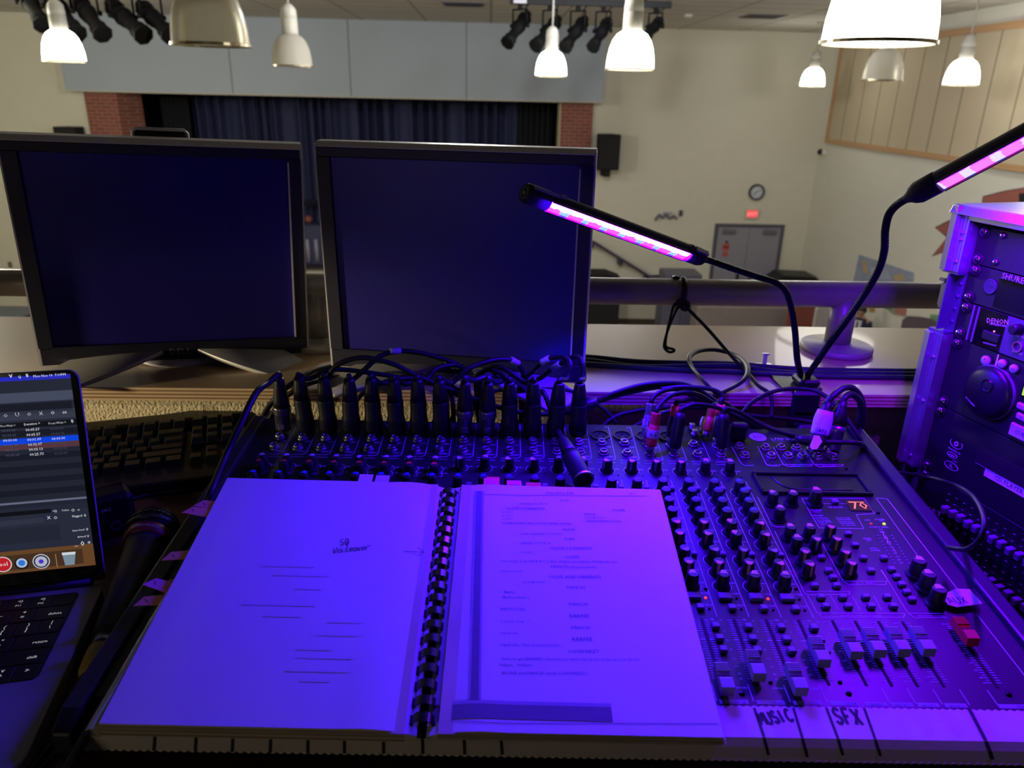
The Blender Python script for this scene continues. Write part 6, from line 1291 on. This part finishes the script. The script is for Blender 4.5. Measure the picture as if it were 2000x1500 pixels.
EXTT = [(0, .022), (.009, .026), (.010, .018), (.0155, .018), (.0155, -.01), (0, -.01)]
mb = MB(); mb.prism([(xo+x, y) for x, y in EXTT][::-1], xo+.0, Wd+.03, 0, Matrix(((0, 0, 1, 0), (0, 1, 0, 0), (-1, 0, 0, zt+xo), (0, 0, 0, 1)))); mb.part('edge_extrusion', [m_extr], rack, None, .0006)
# top corner sheet with rivets
mb = MB(); mb.box(xo, Wd+.03, dep, .018, zt-.0005, zt+.0012); 
for x in (.055, .085, .2): mb.lathe([(.006, 0), (.005, .0018), (.002, .0028), (.0001, .0029)], 14, 0, T(x, -.015, zt+.001))
mb.part('top_sheet', [m_extr], rack)
# latch recesses
m_plate = mat('latch_plate', '6c6a86', .35, .7)
for za, zb_ in ((zs[0][1], zs[1][0]), (zs[1][1], zs[2][0])):
    lo, hi = min(za, zb_), max(za, zb_)
    mb = MB(); mb.box(xo+.010, xo+.012, -.01, .017, lo+.004, hi-.004); mb.box(xo+.010, xi+.0, .002, .004, lo, hi); mb.box(xo, xi, -.01, .017, hi-.003, hi); mb.box(xo, xi, -.01, .017, lo, lo+.003)
    for k in range(4): mb.lathe([(.0028, 0), (.0022, .001), (.0001, .0014)], 10, 0, T(xo+.019, .004, lo+.015+(hi-lo-.03)*k/3) @ RX(-90))
    mb.part('latch_recess', [m_plate], rack)
    mid = (lo+hi)/2; mb = MB(); mb.box(xo-.019, xo+.004, -.034, -.004, mid-.018, mid+.020, 0, .004); mb.box(xo-.0205, xo-.019, -.030, -.008, mid-.013, mid+.015, 0); mb.box(xo-.021, xo-.012, -.036, -.002, mid+.018, mid+.022, 0, .001); mb.part('latch', [m_extr], rack)
    mb = MB(); mb.box(xo-.006, xo+.004, -.014, -.006, mid+.018, mid+.030, 0, .002); mb.part('latch_strap', [mat('strap_red', '8a1f2a', .5)], rack)
scr = MB(); scr.lathe([(.0075, 0), (.0075, .0012), (.0065, .0014)], 20, 0); scr.lathe([(.0055, .0013), (.0050, .0030), (.0030, .0042), (.0001, .0046)], 18, 1)
for a in (0, 90): scr.box(-.0022, .0022, -.0004, .0004, .0040, .0050, 0, 0, RZ(a))
SCM = scr.mesh('screw', [m_blackm, m_chrome])
def unit(name, label, cat, ztop, U_):
    h = .04445*U_; M = RM @ T(0, 0, ztop); t = thing(name, label, cat, M)
    mb = MB(); mb.box(-.0085, Wd-.013, 0, .0035, -h+.0006, -.0006, 0, .0006); mb.part('front_panel', [m_pan], t)
    mb = MB(); mb.box(.015, Wd-.03, -.26, 0, -h+.003, -.003); mb.part('chassis', [m_case], t)
    for z in ((-.0063, -h+.0063) if U_ < 3 else (-.0063, -h+.0063)): link('screw', SCM, t, T(0, .0035, z) @ RX(-90))
    return t, h, Surf(Matrix((RU, Vector((0, 0, 1)), RN)).transposed().to_4x4())
def face(t, ztop, off=.0036):
    M = Matrix((RU, Vector((0, 0, 1)), RN)).transposed().to_4x4(); M.translation = RM.translation+Vector((0, 0, ztop))+RN*off; return Surf(M), t.matrix_world.inverted() @ M
z = .0063; TOPS = []
for U_ in (1, 1, 1, 2, 2, 3): TOPS.append(z); z -= .04445*U_
# 1 blank panel
t, h, _s = unit('blank_panel', 'blank black rack panel at the top of the flight case', 'rack panel', TOPS[0], 1)
for x, y in ((1964, 460), (1949, 512)):
    u, v = rl(x, y); mb = MB(); mb.lathe([(.0042, 0), (.0036, .0018), (.0016, .0026), (.0001, .0028)], 16, 0, T(u, .0035, v-TOPS[0]) @ RX(-90)); mb.part('small_screw', [m_chrome], t)
# 2 wireless receiver
t, h, _s = unit('wireless_receiver', 'black wireless microphone receiver with a round badge, second from the rack top', 'receiver', TOPS[1], 1); F, Fm = face(t, TOPS[1])
u, v = F.loc(1935, 560); mb = MB(); mb.lathe([(.0088, 0), (.0088, .0012), (.0078, .0018), (.0070, .0012)], 26, 0, Fm @ T(u, v, 0)); mb.textc('SHURE', (u, v-.0007), .0028, 1, .0014, Fm); mb.part('round_badge', [mat('badge_grey', '3a3947', .4, .3), m_ink], t)
mb = MB(); a, b = F.loc(1960, 543), F.loc(2001, 553); mb.box(a[0], .25, -.0075, -.0012, 0, .005, 0, .0008, Fm); mb.text('SHURE', (a[0]+.002, -.0062), (a[0]+.030, -.0062), 1, .0052, 1.0, Fm); mb.part('name_bar', [m_black, mat('name_print', 'a9a3c8', .4, .5)], t)
mb = MB(); mb.box(a[0]-.004, .25, -h+.004, -.008, 0, .0012, 0, 0, Fm); mb.part('display_window', [mat('dark_window', '0a0a10', .12)], t)
mb = MB(); u, v = F.loc(1964, 591); mb.ring((u, v), .0016, .0024, 0, .0006, 18, 0, Fm @ Matrix.Diagonal((1, 1, 1, 1))); u, v = F.loc(1969, 583); mb.box(u-.0022, u+.0022, v-.0009, v+.0009, 0, .0008, 0, 0, Fm); mb.part('port_marks', [m_slv], t)
# 3 player control unit
t, h, _s = unit('player_controller', 'black player front with standby switch and headphone knob, third in the rack', 'cd player', TOPS[2], 1); F, Fm = face(t, TOPS[2])
a = F.loc(1925, 630); mb = MB(); mb.box(.0115, .0125, -h+.001, -.001, 0, .002, 0, 0, Fm); mb.box(.0185, .0195, -h+.001, -.001, 0, .002, 0, 0, Fm); mb.part('panel_ribs', [m_grey], t)
mb = MB(); mb.box(.0205, .058, -h+.001, -.001, 0, .0012, 0, 0, Fm); pn = mb.part('glossy_panel', [mat('gloss_black', '08080c', .1)], t)
mb = MB(); mb.text('DENON', F.loc(1929, 630), F.loc(1971, 634), 0, .0014, 1.0, Fm); mb.text('PROFESSIONAL', F.loc(1935, 634), F.loc(1968, 639), 0, .0014, 1.0, Fm); mb.text('ON/STANDBY', F.loc(1921, 670), F.loc(1948, 677), 0, .0014, 1.0, Fm); mb.part('lettering', [m_print], t)
u, v = F.loc(1938, 657); mb = MB(); mb.box(u-.0115, u+.0115, v-.0055, v+.0050, 0, .0035, 0, .001, Fm); mb.part('standby_switch', [m_black], t)
u, v = F.loc(1944, 647); mb = MB(); mb.lathe([(.0011, 0), (.0009, .0014), (.0001, .0016)], 10, 0, Fm @ T(u, v, .001)); mb.part('indicator_light', [glow('standby_pink', (1., .25, .6), 1.4)], t)
mb = MB(); mb.box(.058, .14, -h+.001, -.001, 0, .0012, 0, 0, Fm); mb.part('grey_panel', [mat('panel_violet_grey', '4a4658', .5, .3)], t)
for (x, y), nm in (((1990, 677), 'phones_jack'), ((1993, 643), 'level_knob')):
    u, v = F.loc(x, y); mb = MB(); mb.ring((u, v), .0045, .0062, .001, .0032, 24, 0, Fm) if nm[0] == 'p' else mb.lathe([(.0062, 0), (.0056, .010), (.0046, .011)], 20, 0, Fm @ T(u, v, .001)); mb.part(nm, [mat('jack_rose', 'c08a94', .3, .7) if nm[0] == 'p' else m_black], t)
mb = MB(); mb.text('PHONES', F.loc(1978, 688), F.loc(1999, 694), 0, .0016, 1., Fm); mb.text('LEVEL', F.loc(1988, 657), F.loc(2003, 661), 0, .0016, 1., Fm); mb.part('panel_lettering', [m_print], t)
# 4 jog deck
t, h, _s = unit('jog_deck', 'player control deck with a big black jog wheel', 'cd player', TOPS[3], 2); F, Fm = face(t, TOPS[3])
u, v = F.loc(1936, 766); r = abs(F.loc(1985, 766)[0]-F.loc(1886, 766)[0])/2; r = .031
mb = MB(); mb.ring((u, v), r*.99, r*1.03, 0, .0035, 48, 1, Fm); mb.lathe([(r, .0005), (r, .006), (r*.97, .0085), (r*.80, .0105), (r*.55, .0125), (r*.25, .0135), (.0001, .0137)], 48, 0, Fm @ T(u, v, 0)); wl = mb.part('jog_wheel', [mat('jog_black', '131318', .35), mat('jog_ring', '8f8b9c', .35, .5)], t)
mb = MB(); mb.lathe([(.0001, .0008), (.005, .002), (.0068, .0048), (.0074, .0048), (.0074, .0)], 24, 0, Fm @ T(u+.004, v+.011, .0098)); mb.part('finger_dimple', [mat('dimple_black', '1c1c24', .2)], wl)
mb = MB(); mb.text('PITCH-BEND', (u-.021, v-.014), (u-.006, v-.020), 0, .0122, 1, Fm); mb.part('lettering', [m_print], wl)
for x, y, s, rr in ((1928, 704, '^', .0058), (1960, 710, 'SGL', .0050), (1983, 720, 'TIME', .0050)):
    uu, vv = F.loc(x, y); mb = MB(); mb.ring((uu, vv), rr*1.05, rr*1.3, 0, .0012, 22, 2, Fm); mb.lathe([(rr, 0), (rr, .003), (rr*.85, .004), (.0001, .0042)], 22, 0, Fm @ T(uu, vv, 0)); mb.textc(s, (uu, vv-.001), .0026 if len(s) > 1 else .006, 1, .0045, Fm); mb.part('round_button', [mat('button_lilac', 'a49fb8', .5), m_ink, m_black], t)
uu, vv = F.loc(1946, 710); mb = MB(); mb.text('1', (uu-.001, vv-.003), (uu+.001, vv-.003), 0, .0004, 1, Fm); mb.part('lettering', [m_print], t)
for x, y, s in ((2001, 795, ''), (2000, 815, 'IN')):
    uu, vv = F.loc(x, y); mb = MB(); mb.box(uu-.008, uu+.012, vv-.004, vv+.004, 0, .004, 0, .002, Fm); 
    if s: mb.textc(s, (uu, vv-.001), .003, 1, .0042, Fm)
    mb.part('oval_button', [_M['button_lilac'], m_ink], t)
uu, vv = F.loc(1977, 833); mb = MB(); mb.box(uu, uu+.04, vv-.009, vv+.006, 0, .004, 0, .001, Fm); mb.text('CUE', (uu+.008, vv-.004), (uu+.020, vv-.004), 1, .0042, 1, Fm); mb.part('cue_button', [_M['button_lilac'], m_ink], t)
uu, vv = F.loc(1998, 762); mb = MB(); mb.box(uu-.001, uu+.06, vv-.008, vv+.010, 0, .0012, 0, 0, Fm); mb.box(uu+.001, uu+.004, vv-.005, vv+.006, .0012, .0014, 1, 0, Fm); mb.part('display', [mat('display_black', '0c0c08', .2), glow('display_green', (.55, 1., .1), .8)], t)
# 5 disc drive
t, h, _s = unit('disc_drive', 'black disc drive panel with white logos and the printed paper label', 'cd player', TOPS[4], 2); F, Fm = face(t, TOPS[4])
a, b = F.loc(1914, 873), F.loc(1905, 896); mb = MB(); mb.box(a[0], .3, a[1]-.020, a[1], 0, .0008, 0, 0, Fm); mb.box(a[0], .3, a[1]-.0205, a[1]-.020, 0, .0012, 1, 0, Fm); mb.part('disc_slot', [m_dark, m_grey], t)
mb = MB(); uu, vv = F.loc(1868, 867); mb.ring((0, 0), .0088, .0094, 0, .0004, 28, 0, Fm @ T(uu, vv, 0) @ Matrix.Diagonal((1, .62, 1, 1)), 150, 400); mb.textc('Anti-Shock', F.loc(1864, 882), .0042, 0, .0004, Fm, -.02); mb.ring((0, 0), .0018, .003, 0, .0004, 16, 0, Fm @ T(uu, vv, 0))
uu, vv = F.loc(1860, 889); mb.ring((0, 0), .0072, .0078, 0, .0004, 28, 0, Fm @ T(uu, vv, 0) @ Matrix.Diagonal((1, .42, 1, 1))); mb.textc('digital', (uu, vv-.0012), .0040, 0, .0004, Fm); mb.textc('output', (uu+.006, vv-.006), .0026, 0, .0004, Fm)
uu, vv = F.loc(1858, 910); mb.ring((0, 0), .0098, .0105, 0, .0004, 30, 0, Fm @ T(uu, vv, 0) @ Matrix.Diagonal((1, .46, 1, 1))); mb.textc('SL', (uu, vv-.0020), .0064, 0, .0004, Fm); mb.part('printed_logos', [m_print], t)
q = [F.loc(x, y) for x, y in ((1929, 913), (1924, 930), (2012, 979), (2012, 955))]; cx = q[0][0]; cz = (q[0][1]+q[1][1])/2
mb = MB(); mb.box(cx-.002, cx+.085, cz-.0055, cz+.0055, 0, .0006, 0, 0, Fm); mb.text('CD PLAYER', (cx+.012, cz-.0028), (cx+.050, cz-.0028), 1, .0008, 1., Fm); mb.part('paper_label', [mat('label_lilac', 'd5d0dc', .6), m_ink], t)
# 6 graphic equaliser
t, h, _s = unit('graphic_equaliser', 'black graphic equaliser with two rows of grey faders, lowest unit in view', 'equaliser', TOPS[5], 3); F, Fm = face(t, TOPS[5])
mb = MB(); mb.text('ASHLY', F.loc(1799, 993), F.loc(1838, 1011), 0, .0004, 1., Fm); 
a = F.loc(1798, 1003)
for i, s in enumerate(('GQX-3102', 'Graphic', 'Equalizer')): mb.text(s, (a[0], a[1]-.006-.0048*i), (a[0]+(.021, .0155, .0175)[i], a[1]-.006-.0048*i), 0, .0004, 1., Fm)
mb.part('lettering', [m_print], t)
m_fc = mat('equaliser_cap', '6d6a78', .5); cp = MB(); cp.box(-.0036, .0036, -.0046, .0046, 0, .0095, 0, .001); cp.box(-.0037, .0037, -.0004, .0004, .0094, .0097, 1); CPM = cp.mesh('fader_cap', [m_fc, m_ink])
mb = MB(); f0 = F.loc(1851, 1000)[0]; 
for rw, vc in enumerate((F.loc(1851, 1000, .008)[1], F.loc(1858, 1086, .008)[1])):
    for i in range(31):
        uu = f0+i*.0118 + (0 if rw == 0 else .0005); mb.box(uu-.0009, uu+.0009, vc-.021, vc+.021, 0, .0003, 0, 0, Fm)
        for k in (-1, -.5, 0, .5, 1): mb.box(uu-.0062, uu-.0030, vc+k*.018-.0002, vc+k*.018+.0002, 0, .0002, 1, 0, Fm)
        if i % 1 == 0: link('fader_cap', CPM, t, Fm @ T(uu, vc+((i*7) % 5-2)*.0004, .0003))
mb.part('fader_slots', [m_dark, m_print], t)
